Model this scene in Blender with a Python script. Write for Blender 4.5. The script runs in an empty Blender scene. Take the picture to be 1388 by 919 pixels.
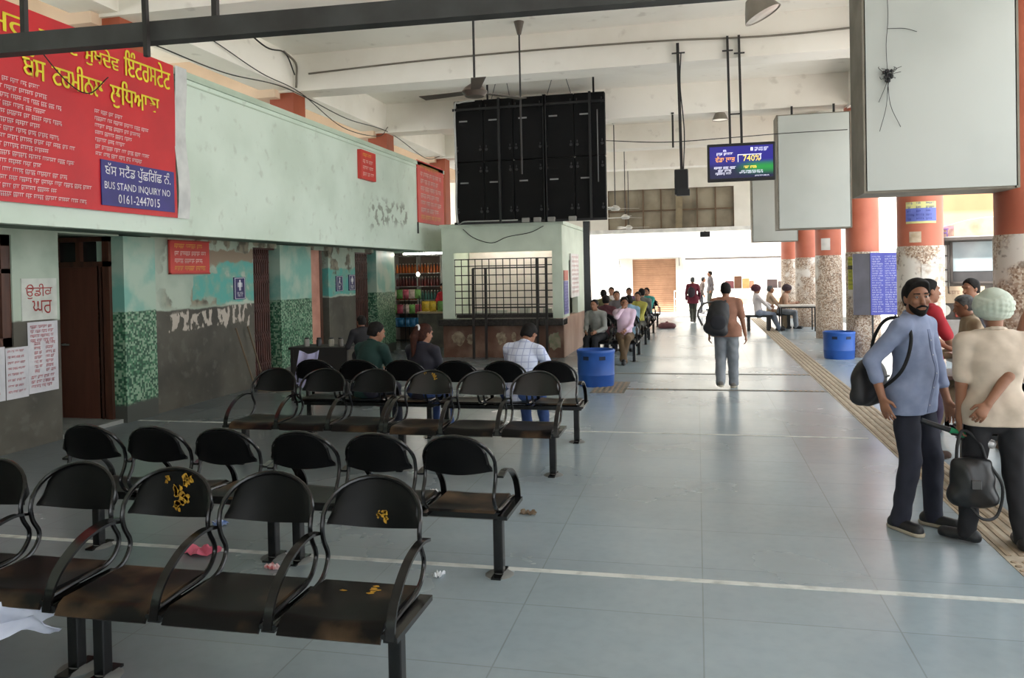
import bpy, bmesh, math, random
import numpy as np
from mathutils import Vector, Matrix, noise as mnoise
PI = math.pi
C = bpy.context.scene.collection
SC = bpy.context.scene
def srgb(*c):
    if len(c) == 1: c = c[0]
    return tuple(((v/255)/12.92 if v/255 <= .04045 else ((v/255+.055)/1.055)**2.4) for v in c) + (1.,)

# ---------------------------------------------------------------- camera
CAM_H = 1.85
def set_camera():
    yaw, pitch, roll = 0.2266, .013, .0203
    cy_, sy_ = math.cos(yaw), math.sin(yaw)
    f0 = Vector((-sy_, cy_, 0)); r0 = Vector((cy_, sy_, 0)); u0 = Vector((0, 0, 1))
    f = f0*math.cos(pitch) - u0*math.sin(pitch); u1 = u0*math.cos(pitch) + f0*math.sin(pitch)
    r = r0*math.cos(roll) - u1*math.sin(roll); u = u1*math.cos(roll) + r0*math.sin(roll)
    cd = bpy.data.cameras.new('camera'); co = bpy.data.objects.new('camera', cd); C.objects.link(co)
    m = Matrix((r, u, -f)).transposed().to_4x4(); m.translation = (0, 0, CAM_H); co.matrix_world = m
    cd.sensor_width = 36; cd.lens = 1090/1388*36; cd.shift_y = -(459.5-383.3)/1388
    cd.clip_end = 300
    SC.camera = co
set_camera()
# ---------------------------------------------------------------- light and exposure
w = bpy.data.worlds.new('world'); SC.world = w; w.use_nodes = True
bg = w.node_tree.nodes['Background']; bg.inputs[0].default_value = (.90, .96, 1., 1); bg.inputs[1].default_value = 1.9
sd = bpy.data.lights.new('sun', 'SUN'); sd.energy = 14.0; sd.angle = math.radians(3); sd.color = (1, .97, .93)
so = bpy.data.objects.new('sun', sd); C.objects.link(so)
so.rotation_euler = Vector((.22, .30, -1)).to_track_quat('-Z', 'Y').to_euler()
SC.view_settings.view_transform = 'Standard'; SC.view_settings.look = 'None'
SC.view_settings.gamma = 1; SC.view_settings.use_curve_mapping = False
SC.view_settings.exposure = 0.88
SC.cycles.use_denoising = True
SC.cycles.max_bounces = 8; SC.cycles.diffuse_bounces = 5; SC.cycles.sample_clamp_indirect = 6

# ---------------------------------------------------------------- materials
def mat(name, c, rough=.7, c2=None, scale=4., metal=0., bump=0., lo=.35, hi=.65, spec=.5, detail=6, world=False, stretch=(1,1,1), emit=None, es=1., bscale=None):
    m = bpy.data.materials.new(name); m.use_nodes = True; nt = m.node_tree; N = nt.nodes; L = nt.links
    b = N['Principled BSDF']; b.inputs['Roughness'].default_value = rough; b.inputs['Metallic'].default_value = metal
    b.inputs['Specular IOR Level'].default_value = spec
    b.inputs['Base Color'].default_value = srgb(c)
    if c2 is None: c2 = tuple(max(0, v*.88) for v in c)
    if world: co = N.new('ShaderNodeNewGeometry').outputs['Position']
    else: co = N.new('ShaderNodeTexCoord').outputs['Object']
    mp = N.new('ShaderNodeMapping'); mp.inputs['Scale'].default_value = stretch; L.new(co, mp.inputs[0]); co = mp.outputs[0]
    n = N.new('ShaderNodeTexNoise'); n.inputs['Scale'].default_value = scale; n.inputs['Detail'].default_value = detail; L.new(co, n.inputs['Vector'])
    r = N.new('ShaderNodeValToRGB'); r.color_ramp.elements[0].position = lo; r.color_ramp.elements[1].position = hi
    r.color_ramp.elements[0].color = srgb(c); r.color_ramp.elements[1].color = srgb(c2)
    L.new(n.outputs['Fac'], r.inputs[0]); L.new(r.outputs[0], b.inputs['Base Color'])
    if bump:
        n2 = n
        if bscale:
            n2 = N.new('ShaderNodeTexNoise'); n2.inputs['Scale'].default_value = bscale; L.new(co, n2.inputs['Vector'])
        bp = N.new('ShaderNodeBump'); bp.inputs['Strength'].default_value = bump; bp.inputs['Distance'].default_value = .02
        L.new(n2.outputs['Fac'], bp.inputs['Height']); L.new(bp.outputs[0], b.inputs['Normal'])
    if emit:
        b.inputs['Emission Color'].default_value = srgb(emit); b.inputs['Emission Strength'].default_value = es
    m['bsdf'] = 1
    return m
class Nd:                                   # tiny node-tree writer for the layered wall materials
    def __init__(s, m): s.m = m; s.nt = m.node_tree; s.N = s.nt.nodes; s.L = s.nt.links; s.b = s.N['Principled BSDF']
    def pos(s):
        g = s.N.new('ShaderNodeNewGeometry'); x = s.N.new('ShaderNodeSeparateXYZ'); s.L.new(g.outputs['Position'], x.inputs[0])
        return g.outputs['Position'], x.outputs[0], x.outputs[1], x.outputs[2]
    def math(s, op, a, b=None, clamp=False):
        n = s.N.new('ShaderNodeMath'); n.operation = op; n.use_clamp = clamp
        for i, v in enumerate((a, b)):
            if v is None: continue
            if isinstance(v, (int, float)): n.inputs[i].default_value = v
            else: s.L.new(v, n.inputs[i])
        return n.outputs[0]
    def noise(s, vec, scale, detail=5, stretch=None):
        if stretch:
            mp = s.N.new('ShaderNodeMapping'); mp.inputs['Scale'].default_value = stretch; s.L.new(vec, mp.inputs[0]); vec = mp.outputs[0]
        n = s.N.new('ShaderNodeTexNoise'); n.inputs['Scale'].default_value = scale; n.inputs['Detail'].default_value = detail
        s.L.new(vec, n.inputs['Vector']); return n.outputs['Fac']
    def step(s, v, e0, e1):
        n = s.N.new('ShaderNodeMapRange'); n.interpolation_type = 'SMOOTHSTEP'
        n.inputs['From Min'].default_value = e0; n.inputs['From Max'].default_value = e1; s.L.new(v, n.inputs['Value']); return n.outputs[0]
    def mix(s, f, a, b):
        n = s.N.new('ShaderNodeMix'); n.data_type = 'RGBA'
        if isinstance(f, (int, float)): n.inputs[0].default_value = f
        else: s.L.new(f, n.inputs[0])
        for i, v in ((6, a), (7, b)):
            if isinstance(v, tuple): n.inputs[i].default_value = srgb(v[:3])
            else: s.L.new(v, n.inputs[i])
        return n.outputs[2]
    def box(s, u, v, u0, u1, v0, v1, nz, wob=.12, soft=.02):     # ragged-edged rectangle mask
        d = s.math('MULTIPLY', s.math('SUBTRACT', nz, .5), wob*2)
        uu = s.math('ADD', u, d); vv = s.math('ADD', v, d)
        m_ = s.math('MULTIPLY', s.step(uu, u0-soft, u0+soft), s.step(uu, u1+soft, u1-soft))
        return s.math('MULTIPLY', m_, s.math('MULTIPLY', s.step(vv, v0-soft, v0+soft), s.step(vv, v1+soft, v1-soft)))

# ---------------------------------------------------------------- mesh builder
class MB:
    def __init__(s): s.v = []; s.f = []
    def add(s, vs, fs):
        o = len(s.v); s.v += [tuple(v) for v in vs]; s.f += [tuple(i+o for i in f) for f in fs]; return s
    def box(s, x0, x1, y0, y1, z0, z1, M=None, bev=0.):
        if bev:
            b = min(bev, (x1-x0)*.49, (y1-y0)*.49, (z1-z0)*.49); vs = []; 
            # chamfered box: 24 verts
            idx = {}
            for ix, X in ((-1, x0), (1, x1)):
                for iy, Y in ((-1, y0), (1, y1)):
                    for iz, Z in ((-1, z0), (1, z1)):
                        idx[ix, iy, iz, 0] = len(vs); vs.append((X, Y-iy*b, Z-iz*b))
                        idx[ix, iy, iz, 1] = len(vs); vs.append((X-ix*b, Y, Z-iz*b))
                        idx[ix, iy, iz, 2] = len(vs); vs.append((X-ix*b, Y-iy*b, Z))
            I = lambda a, b_, c, k: idx[a, b_, c, k]
            fs = []
            for a in (-1, 1):
                q = [I(a,-1,-1,0), I(a,1,-1,0), I(a,1,1,0), I(a,-1,1,0)]; fs.append(q if a > 0 else q[::-1])
                q = [I(-1,a,-1,1), I(-1,a,1,1), I(1,a,1,1), I(1,a,-1,1)]; fs.append(q if a > 0 else q[::-1])
                q = [I(-1,-1,a,2), I(1,-1,a,2), I(1,1,a,2), I(-1,1,a,2)]; fs.append(q if a > 0 else q[::-1])
            for a in (-1, 1):
                for c in (-1, 1):
                    q = [I(a,c,-1,0), I(a,c,-1,1), I(a,c,1,1), I(a,c,1,0)]; fs.append(q if a*c < 0 else q[::-1])
                    q = [I(a,-1,c,0), I(a,1,c,0), I(a,1,c,2), I(a,-1,c,2)]; fs.append(q if a*c > 0 else q[::-1])
                    q = [I(-1,a,c,1), I(1,a,c,1), I(1,a,c,2), I(-1,a,c,2)]; fs.append(q if a*c < 0 else q[::-1])
            for a in (-1, 1):
                for c in (-1, 1):
                    for e in (-1, 1):
                        q = [I(a,c,e,0), I(a,c,e,1), I(a,c,e,2)]; fs.append(q if a*c*e > 0 else q[::-1])
        else:
            vs = [(x0,y0,z0),(x1,y0,z0),(x1,y1,z0),(x0,y1,z0),(x0,y0,z1),(x1,y0,z1),(x1,y1,z1),(x0,y1,z1)]
            fs = [(0,3,2,1),(4,5,6,7),(0,1,5,4),(1,2,6,5),(2,3,7,6),(3,0,4,7)]
        if M is not None: vs = [M @ Vector(v) for v in vs]
        return s.add(vs, fs)
    def bar(s, a, b, w, h=None, up=(0,0,1)):       # rectangular bar between two points
        a = Vector(a); b = Vector(b); d = (b-a).normalized(); u = Vector(up)
        if abs(d.dot(u)) > .98: u = Vector((0,1,0))
        x = d.cross(u).normalized(); y = x.cross(d); h = h or w; vs = []
        for p in (a, b):
            for sx, sy in ((-1,-1),(1,-1),(1,1),(-1,1)): vs.append(p + x*sx*w/2 + y*sy*h/2)
        return s.add(vs, [(3,2,1,0),(4,5,6,7),(0,1,5,4),(1,2,6,5),(2,3,7,6),(3,0,4,7)])
    def tube(s, pts, r, n=8, closed=False, flat=None):
        pts = [Vector(p) for p in pts]; k = len(pts); vs = []; fs = []
        R = r if isinstance(r, (list, tuple)) else [r]*k
        up = None
        for i, p in enumerate(pts):
            if closed: d = pts[(i+1) % k]-pts[i-1]
            else: d = pts[min(i+1, k-1)]-pts[max(i-1, 0)]
            d.normalize()
            if up is None:
                up = Vector((0,0,1)) if abs(d.z) < .9 else Vector((1,0,0))
            x = d.cross(up)
            if x.length < 1e-5: x = d.orthogonal()
            x.normalize(); y = x.cross(d); up = y
            for j in range(n):
                a = 2*PI*j/n; vs.append(p + x*math.cos(a)*R[i] + y*math.sin(a)*R[i])
        for i in range(k if closed else k-1):
            i2 = (i+1) % k
            for j in range(n): fs.append((i*n+j, i*n+(j+1) % n, i2*n+(j+1) % n, i2*n+j))
        if not closed: fs += [tuple(range(n))[::-1], tuple((k-1)*n+j for j in range(n))]
        return s.add(vs, fs)
    def lathe(s, prof, c=(0,0,0), n=24, M=None):      # profile of (r, z)
        vs = []; fs = []; k = len(prof)
        for r, z in prof:
            for j in range(n):
                a = 2*PI*j/n; vs.append(Vector((r*math.cos(a), r*math.sin(a), z)))
        for i in range(k-1):
            for j in range(n): fs.append((i*n+j, i*n+(j+1) % n, (i+1)*n+(j+1) % n, (i+1)*n+j))
        if prof[0][0] > 1e-6: fs.append(tuple(range(n))[::-1])
        if prof[-1][0] > 1e-6: fs.append(tuple((k-1)*n+j for j in range(n)))
        vs = [(M @ v if M is not None else v) + Vector(c) for v in vs]
        return s.add(vs, fs)
    def ell(s, c, r, n=12, M=None):
        vs = []; fs = []; c = Vector(c)
        for i in range(n//2+1):
            t = PI*i/(n//2)
            for j in range(n):
                a = 2*PI*j/n; v = Vector((r[0]*math.sin(t)*math.cos(a), r[1]*math.sin(t)*math.sin(a), -r[2]*math.cos(t)))
                vs.append((M @ v if M is not None else v)+c)
        for i in range(n//2):
            for j in range(n): fs.append((i*n+j, i*n+(j+1) % n, (i+1)*n+(j+1) % n, (i+1)*n+j))
        return s.add(vs, fs)
    def prism(s, poly, d, M=None):                   # 2-D polygon (x, z) given depth d along y
        n = len(poly); vs = [(x, 0, z) for x, z in poly] + [(x, d, z) for x, z in poly]
        fs = [tuple(range(n)), tuple(range(n, 2*n))[::-1]] + [(i, i+n, (i+1) % n+n, (i+1) % n) for i in range(n)]
        if M is not None: vs = [M @ Vector(v) for v in vs]
        return s.add(vs, fs)
    def grid(s, fn, nu, nv, thick=0.):              # surface fn(u, v), optionally given thickness along its normal
        P = [[Vector(fn(i/nu, j/nv)) for j in range(nv+1)] for i in range(nu+1)]
        vs = []; fs = []
        def id_(i, j, k): return (k*(nu+1)+i)*(nv+1)+j
        for k in (0, 1) if thick else (0,):
            for i in range(nu+1):
                for j in range(nv+1):
                    a = P[min(i+1, nu)][j]-P[max(i-1, 0)][j]; b = P[i][min(j+1, nv)]-P[i][max(j-1, 0)]
                    nn = a.cross(b); nn.normalize() if nn.length > 1e-9 else None
                    vs.append(P[i][j] + nn*(thick*(.5 if k else -.5)))
        for i in range(nu):
            for j in range(nv):
                q = (id_(i,j,0), id_(i+1,j,0), id_(i+1,j+1,0), id_(i,j+1,0))
                if thick:
                    fs.append(q[::-1]); fs.append(tuple(x+(nu+1)*(nv+1) for x in q))
                else: fs.append(q)
        if thick:
            for i in range(nu):
                fs.append((id_(i,0,0), id_(i+1,0,0), id_(i+1,0,1), id_(i,0,1))); fs.append((id_(i+1,nv,0), id_(i,nv,0), id_(i,nv,1), id_(i+1,nv,1)))
            for j in range(nv):
                fs.append((id_(0,j+1,0), id_(0,j,0), id_(0,j,1), id_(0,j+1,1))); fs.append((id_(nu,j,0), id_(nu,j+1,0), id_(nu,j+1,1), id_(nu,j,1)))
        return s.add(vs, fs)
    def mesh(s, name, m, smooth=True, ang=35):
        me = bpy.data.meshes.new(name); me.from_pydata(s.v, [], s.f)
        b = bmesh.new(); b.from_mesh(me); bmesh.ops.recalc_face_normals(b, faces=b.faces); b.to_mesh(me); b.free()
        if m: me.materials.append(m)
        if smooth:
            me.polygons.foreach_set('use_smooth', [True]*len(me.polygons)); me.set_sharp_from_angle(angle=math.radians(ang))
        me.update(); return me
    def build(s, name, m, parent=None, smooth=True, label=None, loc=None):
        o = bpy.data.objects.new(name, s.mesh(name, m, smooth)); C.objects.link(o)
        if parent: o.parent = parent
        if loc: o.location = loc
        if label: o['label'] = label
        return o
def tag(o, label, cat, group=None, kind=None):
    if label: o['label'] = label
    if cat: o['category'] = cat
    if group: o['group'] = group
    if kind: o['kind'] = kind
    return o
def thing(name, label, cat, loc=(0,0,0), rz=0., group=None):
    o = bpy.data.objects.new(name, None); C.objects.link(o); o.location = loc; o.rotation_euler = (0,0,rz); o.empty_display_size = .1
    return tag(o, label, cat, group)
def struct(o): o['kind'] = 'structure'; return o
def dup(root, loc, rz=None, label=None, group=None):
    r = root.copy(); C.objects.link(r); r.location = loc
    if rz is not None: r.rotation_euler = (0,0,rz)
    if label: r['label'] = label
    if group: r['group'] = group
    for ch in root.children:
        c = ch.copy(); C.objects.link(c); c.parent = r
        for g in ch.children:
            d = g.copy(); C.objects.link(d); d.parent = c
    return r
def bx(name, m, x0, x1, y0, y1, z0, z1, parent=None, bev=0., label=None):
    return MB().box(x0,x1,y0,y1,z0,z1,bev=bev).build(name, m, parent, smooth=bool(bev), label=label)
def curve(pts, n=8):                                # Catmull-Rom through points
    P = [Vector(p) for p in pts]; P = [P[0]*2-P[1]] + P + [P[-1]*2-P[-2]]; out = []
    for i in range(1, len(P)-2):
        for k in range(n):
            t = k/n; a, b, c, d = P[i-1:i+3]
            out.append(.5*((2*b)+(c-a)*t+(2*a-5*b+4*c-d)*t*t+(3*b-a-3*c+d)*t**3))
    return out + [P[-2]]
# ---------------------------------------------------------------- lettering
def text_mesh(s, w_, h_, ex=.002, align='c', fit=True):
    cu = bpy.data.curves.new('lettering', 'FONT'); cu.body = s; cu.extrude = 0; cu.resolution_u = 2
    o = bpy.data.objects.new('lettering', cu); C.objects.link(o)
    me = bpy.data.meshes.new_from_object(o.evaluated_get(bpy.context.evaluated_depsgraph_get()))
    bpy.data.objects.remove(o); bpy.data.curves.remove(cu)
    n = len(me.vertices); a = np.zeros(n*3, np.float32); me.vertices.foreach_get('co', a); a = a.reshape(-1, 3)
    lo, hi = a.min(0), a.max(0); sc = (w_/(hi[0]-lo[0]), h_/(hi[1]-lo[1]))
    if not fit: sc = (min(sc),)*2
    fs = [tuple(p.vertices) for p in me.polygons]; bpy.data.meshes.remove(me)
    a = (a-(lo+hi)/2)*np.array([sc[0], sc[1], 0]); return [tuple(v) for v in a], fs
def put_text(mb, s, M, w_, h_):                     # M maps the text plane (x right, y up, z out) into the part
    v, f = text_mesh(s, w_, h_); mb.add([M @ Vector(p) for p in v], f); return mb
def scribble(mb, M, x0, x1, y, h, rng, word=(3, 7), g=.55, bar=True):   # small unreadable print: rows of word marks
    x = x0
    while x < x1-h:
        n = rng.randint(*word); L = min(n*h*g, x1-x)
        def r(a, b, c, d): mb.add([M @ Vector(p) for p in ((a,c,0),(b,c,0),(b,d,0),(a,d,0))], [(0,1,2,3)])
        if bar: r(x, x+L, y+h*.36, y+h*.5)
        k = x
        while k < x+L-h*.2:
            t = rng.random(); wd = h*.13
            r(k, k+wd, y-h*.5*(.5+.5*t), y+h*.4)
            if t > .3: r(k, k+h*.4, y-h*.1*t-h*.1, y+h*.06-h*.1*t)
            if t > .6: r(k, k+h*.36, y-h*.5, y-h*.36)
            k += h*g
        x += L+h*.5
def plane_M(o, xdir, ydir):
    x = Vector(xdir).normalized(); y = Vector(ydir).normalized(); z = x.cross(y)
    m = Matrix((x, y, z)).transposed().to_4x4(); m.translation = Vector(o); return m
# ================================================================ the setting
def layered(name, rough=.75):
    m = mat(name, (128,128,128), rough); return m, Nd(m)
# floor: worn grey-blue stone slabs, half polished
mfloor, nd = layered('stone_floor', .3)
P, px, py, pz = nd.pos()
br = nd.N.new('ShaderNodeTexBrick'); nd.L.new(P, br.inputs['Vector']); br.inputs['Scale'].default_value = 1
br.inputs['Brick Width'].default_value = .97; br.inputs['Row Height'].default_value = .725; br.inputs['Mortar Size'].default_value = .004; br.offset = 0
br.inputs['Color1'].default_value = srgb(152,166,173); br.inputs['Color2'].default_value = srgb(146,160,167); br.inputs['Mortar'].default_value = srgb(128,138,142)
n1 = nd.noise(P, .55, 6); n2 = nd.noise(P, 3.2, 8); n3 = nd.noise(P, 14, 5)
c = nd.mix(nd.math('MULTIPLY', nd.step(n1, .3, .75), .4), br.outputs['Color'], (128,132,130))
c = nd.mix(nd.math('MULTIPLY', nd.step(n2, .3, .85), .28), c, (164,174,178))
c = nd.mix(nd.math('MULTIPLY', nd.step(n3, .35, .85), .1), c, (96,98,96))
left = nd.math('MULTIPLY', nd.step(nd.math('ADD', px, nd.math('MULTIPLY', n1, 1.6)), -.6, -2.6), .5)     # floor colour goes darker towards the left, over an uneven border
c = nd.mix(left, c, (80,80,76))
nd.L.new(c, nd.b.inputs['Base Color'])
nd.L.new(nd.math('ADD', nd.math('MULTIPLY', n1, .2), .16), nd.b.inputs['Roughness'])
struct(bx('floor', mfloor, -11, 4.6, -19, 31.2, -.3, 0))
mout = mat('dusty_concrete', (172,170,166), .9, (152,150,146), 1.2, world=True)
struct(bx('ground', mout, -40, 60, -20, 34.6, -.6, -.302)); struct(bx('ground_court', mout, -40, 60, 31.2, 60, -.3, -.02))
# painted lines and tactile strips
mline = mat('white_paint', (205,207,202), .7, (160,162,158), 9, lo=.45, hi=.75, world=True)
for i, y in enumerate((4.86, 9.19)):
    struct(bx('trim_line', mline, -7.2, (3.4, 1.75)[i], y-.028, y+.028, 0, .002))
mtac = mat('tactile_tile', (182,168,146), .75, (150,138,120), 5, world=True, bump=.1)
t = struct(bx('trim_tactile', mtac, 1.84, 2.22, 2.0, 30.5, 0, .003))
mb = MB()
for k in range(5): mb.box(1.865+k*.075, 1.895+k*.075, 5.6, 30.5, .003, .008)
mrib = mat('tactile_rib', (158,140,116), .75, (130,114,94), 8, world=True)
mb.build('tactile_rib', mrib, t, smooth=False)
mb = MB()
for i in range(6):
    for j in range(46):
        x = 1.87+i*.064; y = 2.2+j*.073; mb.lathe([(.022, .003), (.018, .009), (0, .009)], (x, y, 0), 8)
d = mb.build('tactile_dots', mrib, t); d['kind'] = 'stuff'
mstrip = mat('grey_strip', (112,110,102), .6, (92,90,84), 6, world=True)
for y in (12.55, 14.45):
    s_ = struct(bx('trim_cross_strip', mstrip, -1.5, 1.84, y-.06, y+.06, 0, .003))
    mb = MB()
    for x0, x1 in (((-1.1, -.45), (1.15, 1.8)) if y < 13 else ((1.2, 1.8),)):
        x = x0
        while x < x1: mb.box(x, x+.035, y-.05, y+.05, .003, .007); x += .075
    mb.build('cross_rib', mrib, s_, smooth=False)
wp = struct(bx('trim_warning_patch', mat('worn_patch', (128,122,110), .8, (104,98,88), 7, world=True), -1.62, -1.1, 12.1, 13.35, 0, .003))
mb = MB()
for k in range(6): mb.box(-1.58+k*.08, -1.545+k*.08, 12.15, 13.3, .003, .008)
mb.build('warning_rib', mrib, wp, smooth=False)

# left wall: mint paint over a dark dado, peeling plaster, turquoise patches, torn bills
mwall, nd = layered('peeling_wall', .8)
P, px, py, pz = nd.pos()
nA = nd.noise(P, 1.3, 7); nB = nd.noise(P, 6, 8); nC = nd.noise(P, 2.5, 8)
mint = nd.mix(nd.step(nA, .4, .7), (182,194,176), (154,168,150))
plaster = nd.mix(nd.step(nB, .4, .65), (150,142,122), (96,92,80))
peel = nd.math('MULTIPLY', nd.step(nC, .5, .56), nd.math('MULTIPLY', nd.step(py, 9.6, 10.2), nd.step(pz, 1.38, 1.5)))
c = nd.mix(peel, mint, plaster)
scar = nd.box(py, pz, 10.9, 12.2, 2.03, 2.28, nC, .3); c = nd.mix(scar, c, (150,132,112))
tq = nd.math('MAXIMUM', nd.box(py, pz, 10.55, 12.25, 1.56, 1.9, nC, .16), nd.box(py, pz, 11.15, 12.25, 1.46, 2.1, nC, .14))
tq = nd.math('MAXIMUM', tq, nd.box(py, pz, 15.0, 16.4, 1.45, 2.0, nC, .12))
c = nd.mix(nd.math('MULTIPLY', tq, nd.step(nB, .72, .58)), c, nd.mix(nd.step(nB, .4, .6), (98,172,160), (124,170,152)))
dado = nd.mix(nd.step(nA, .35, .7), (92,88,78), (70,67,60))
dado = nd.mix(nd.math('MULTIPLY', nd.step(nB, .55, .7), .4), dado, (112,108,98))
rag = nd.math('ADD', pz, nd.math('MULTIPLY', nd.math('SUBTRACT', nC, .5), .1))
c = nd.mix(nd.step(rag, 1.43, 1.40), c, dado)
bill = nd.math('MULTIPLY', nd.box(py, pz, 9.85, 12.1, 1.1, 1.4, nC, .2), nd.step(nd.noise(P, 7, 3, (1, 1, .5)), .5, .53))
c = nd.mix(nd.math('MULTIPLY', bill, .9), c, (196,184,170))
nd.L.new(c, nd.b.inputs['Base Color'])
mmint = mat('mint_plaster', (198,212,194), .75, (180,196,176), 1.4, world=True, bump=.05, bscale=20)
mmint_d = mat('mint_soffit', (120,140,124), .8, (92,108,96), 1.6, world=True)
mbrown = mat('brown_wood', (86,50,34), .5, (66,38,26), 5, stretch=(3,3,.4))
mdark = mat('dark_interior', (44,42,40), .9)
def wl(y0, y1, z0=0., z1=2.6, m=mwall, x=-7.28, name='wall_left', th=.32):
    return struct(bx(name, m, x-th, x, y0, y1, z0, z1))
wl(-19, 6.2); wl(6.2, 7.32, 0, 1.15); wl(6.2, 7.32, 2.37, 2.6); wl(7.32, 7.98)
wl(7.98, 9.0, 2.42, 2.6); wl(9.62, 12.21); wl(12.21, 13.0, 2.36, 2.6); wl(14.18, 15.04, 2.36, 2.6); wl(15.04, 16.34); wl(16.34, 17.4, 2.36, 2.6)
# mosaic-faced pilasters
mmos, nd = layered('green_mosaic', .45)
P, px, py, pz = nd.pos()
vo = nd.N.new('ShaderNodeTexVoronoi'); vo.distance = 'CHEBYCHEV'; vo.inputs['Scale'].default_value = 36; vo.inputs['Randomness'].default_value = .15; nd.L.new(P, vo.inputs['Vector'])
sx = nd.N.new('ShaderNodeSeparateColor'); nd.L.new(vo.outputs['Color'], sx.inputs[0])
c = nd.mix(nd.step(sx.outputs[0], .5, .52), (44,84,62), (140,168,140)); c = nd.mix(nd.step(sx.outputs[1], .72, .75), c, (74,124,92))
nA = nd.noise(P, 2.2, 7)
up = nd.mix(nd.step(nA, .4, .65), (172,194,174), (120,176,160))
c = nd.mix(nd.step(nd.math('ADD', pz, nd.math('MULTIPLY', nA, .06)), 1.46, 1.48), c, up)
c = nd.mix(nd.step(nd.math('ADD', pz, nd.math('MULTIPLY', nA, .2)), .36, .3), c, (70,72,66))
nd.L.new(c, nd.b.inputs['Base Color'])
for y0, y1 in ((9.0, 9.62), (13.0, 14.18), (17.4, 18.55)):
    struct(bx('wall_left_pilaster', mmos, -7.62, -7.22, y0, y1, 0, 2.42))
# rooms behind the openings
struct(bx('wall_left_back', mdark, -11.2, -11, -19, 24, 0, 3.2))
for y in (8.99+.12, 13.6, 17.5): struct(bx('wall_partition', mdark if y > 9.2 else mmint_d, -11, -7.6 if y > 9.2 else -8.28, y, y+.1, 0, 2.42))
struct(bx('wall_shop', mat('shop_wall', (190,186,176), .8), -11, -5.7, 21.3, 21.45, 0, 2.44))
# window at the left edge
wn = struct(bx('window_1', mat('dusty_pane', (120,122,118), .3), -7.45, -7.43, 6.2, 7.32, 1.15, 2.37))
mb = MB()
for y0, y1, z0, z1 in ((7.2,7.32,1.15,2.37),(6.2,6.32,1.15,2.37),(6.2,7.32,1.15,1.25),(6.2,7.32,2.25,2.37),(6.72,6.8,1.15,2.37),(6.2,7.32,1.95,2.0)): mb.box(-7.42,-7.3,y0,y1,z0,z1)
mb.build('window_frame', mbrown, wn, smooth=False)
# door in the recess
dr = struct(bx('door_1', mat('brown_door', (96,54,38), .55, (84,46,32), 3, stretch=(4,1,.5)), -8.2, -7.5, 9.0, 9.05, .04, 2.03))
mb = MB()
for a in ((-8.28,-8.2,0,2.42),(-7.5,-7.4,0,2.42),(-8.28,-7.4,2.03,2.1),(-8.28,-7.4,2.36,2.42),(-7.9,-7.84,2.1,2.36)): mb.box(a[0],a[1],8.95,9.08,a[2],a[3])
mb.build('door_frame', mbrown, dr, smooth=False)
bx('transom_pane', mat('dark_glass', (34,30,28), .2), -8.22, -7.45, 9.02, 9.03, 2.08, 2.38, dr)
bx('mid_rail', mat('door_edge', (70,40,28), .5), -7.58, -7.54, 8.975, 9.0, .04, 2.03, dr)
MB().tube(curve([(-8.13,9.0,1.02),(-8.13,8.94,1.02),(-8.03,8.94,1.02)]), .012).build('door_handle', mat('steel', (190,190,190), .3, metal=.9), dr)
struct(bx('trim_threshold', mat('pale_step', (150,152,146), .8), -8.3, -7.28, 7.98, 9.0, 0, .05))
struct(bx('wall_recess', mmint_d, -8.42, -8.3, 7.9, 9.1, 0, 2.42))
# pink door leaf and dark doorway beyond the first mosaic pilaster
pk = struct(bx('door_2', mat('faded_pink_door', (206,150,130), .6, (180,124,106), 2.5, world=True), -7.36, -7.29, 14.18, 14.66, 0, 2.36))
bx('door_frame', mbrown, -7.4, -7.28, 14.66, 14.76, 0, 2.36, pk)
# folding collapsible gates
mgate = mat('rusty_brown_steel', (92,58,50), .6, (66,42,38), 6)
for i, (y0, y1) in enumerate(((12.21, 12.83), (16.36, 17.15))):
    g = thing('folding_gate', ('folded brown steel lattice gate beside the dark wall and first mosaic pilaster', 'folded brown steel lattice gate beside the two toilet signs')[i], 'gate', (-7.36, y0, 0))
    n = 9
    for k in range(n):
        y = .03+(y1-y0-.06)*k/(n-1); bx('upright', mgate, -.025, .025, y-.018, y+.018, .02, 2.34, g)
    for z in (.25, .75, 1.25, 1.75, 2.1):
        mb = MB()
        for k in range(n-1):
            ya = .03+(y1-y0-.06)*k/(n-1); yb = .03+(y1-y0-.06)*(k+1)/(n-1)
            mb.bar((.03, ya, z), (.03, yb, z+.16), .008, .02); mb.bar((.035, yb, z), (.035, ya, z+.16), .008, .02)
        mb.build('lattice', mgate, g, smooth=False)
    bx('top_track', mgate, -.04, .04, 0, y1-y0+(.16 if i == 0 else .22), 2.33, 2.36, g)

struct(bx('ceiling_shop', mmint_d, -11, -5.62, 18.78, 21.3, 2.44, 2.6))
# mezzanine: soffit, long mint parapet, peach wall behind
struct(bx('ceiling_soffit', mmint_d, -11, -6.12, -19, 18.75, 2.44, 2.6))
mpar, nd = layered('mint_parapet', .6)
P, px, py, pz = nd.pos()
nA = nd.noise(P, .9, 7); nB = nd.noise(P, 5, 8)
c = nd.mix(nd.step(nA, .38, .7), (214,228,214), (198,213,197)); c = nd.mix(nd.math('MULTIPLY', nd.step(nB, .58, .72), .35), c, (160,165,148))
c = nd.mix(nd.math('MULTIPLY', nd.box(py, pz, 14.3, 16.2, 2.85, 3.35, nA, .4, .1), nd.step(nB, .5, .56)), c, (148,156,142))
nd.L.new(c, nd.b.inputs['Base Color'])
fa = struct(bx('wall_left_parapet', mpar, -6.14, -6.0, -19, 18.78, 2.38, 4.33))
mb = MB(); mb.box(-6.16,-5.97,-19,18.79,4.27,4.35); mb.box(-5.995,-5.985,-19,18.78,4.2,4.215)
mb.build('parapet_coping', mmint, fa, smooth=False)
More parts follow.
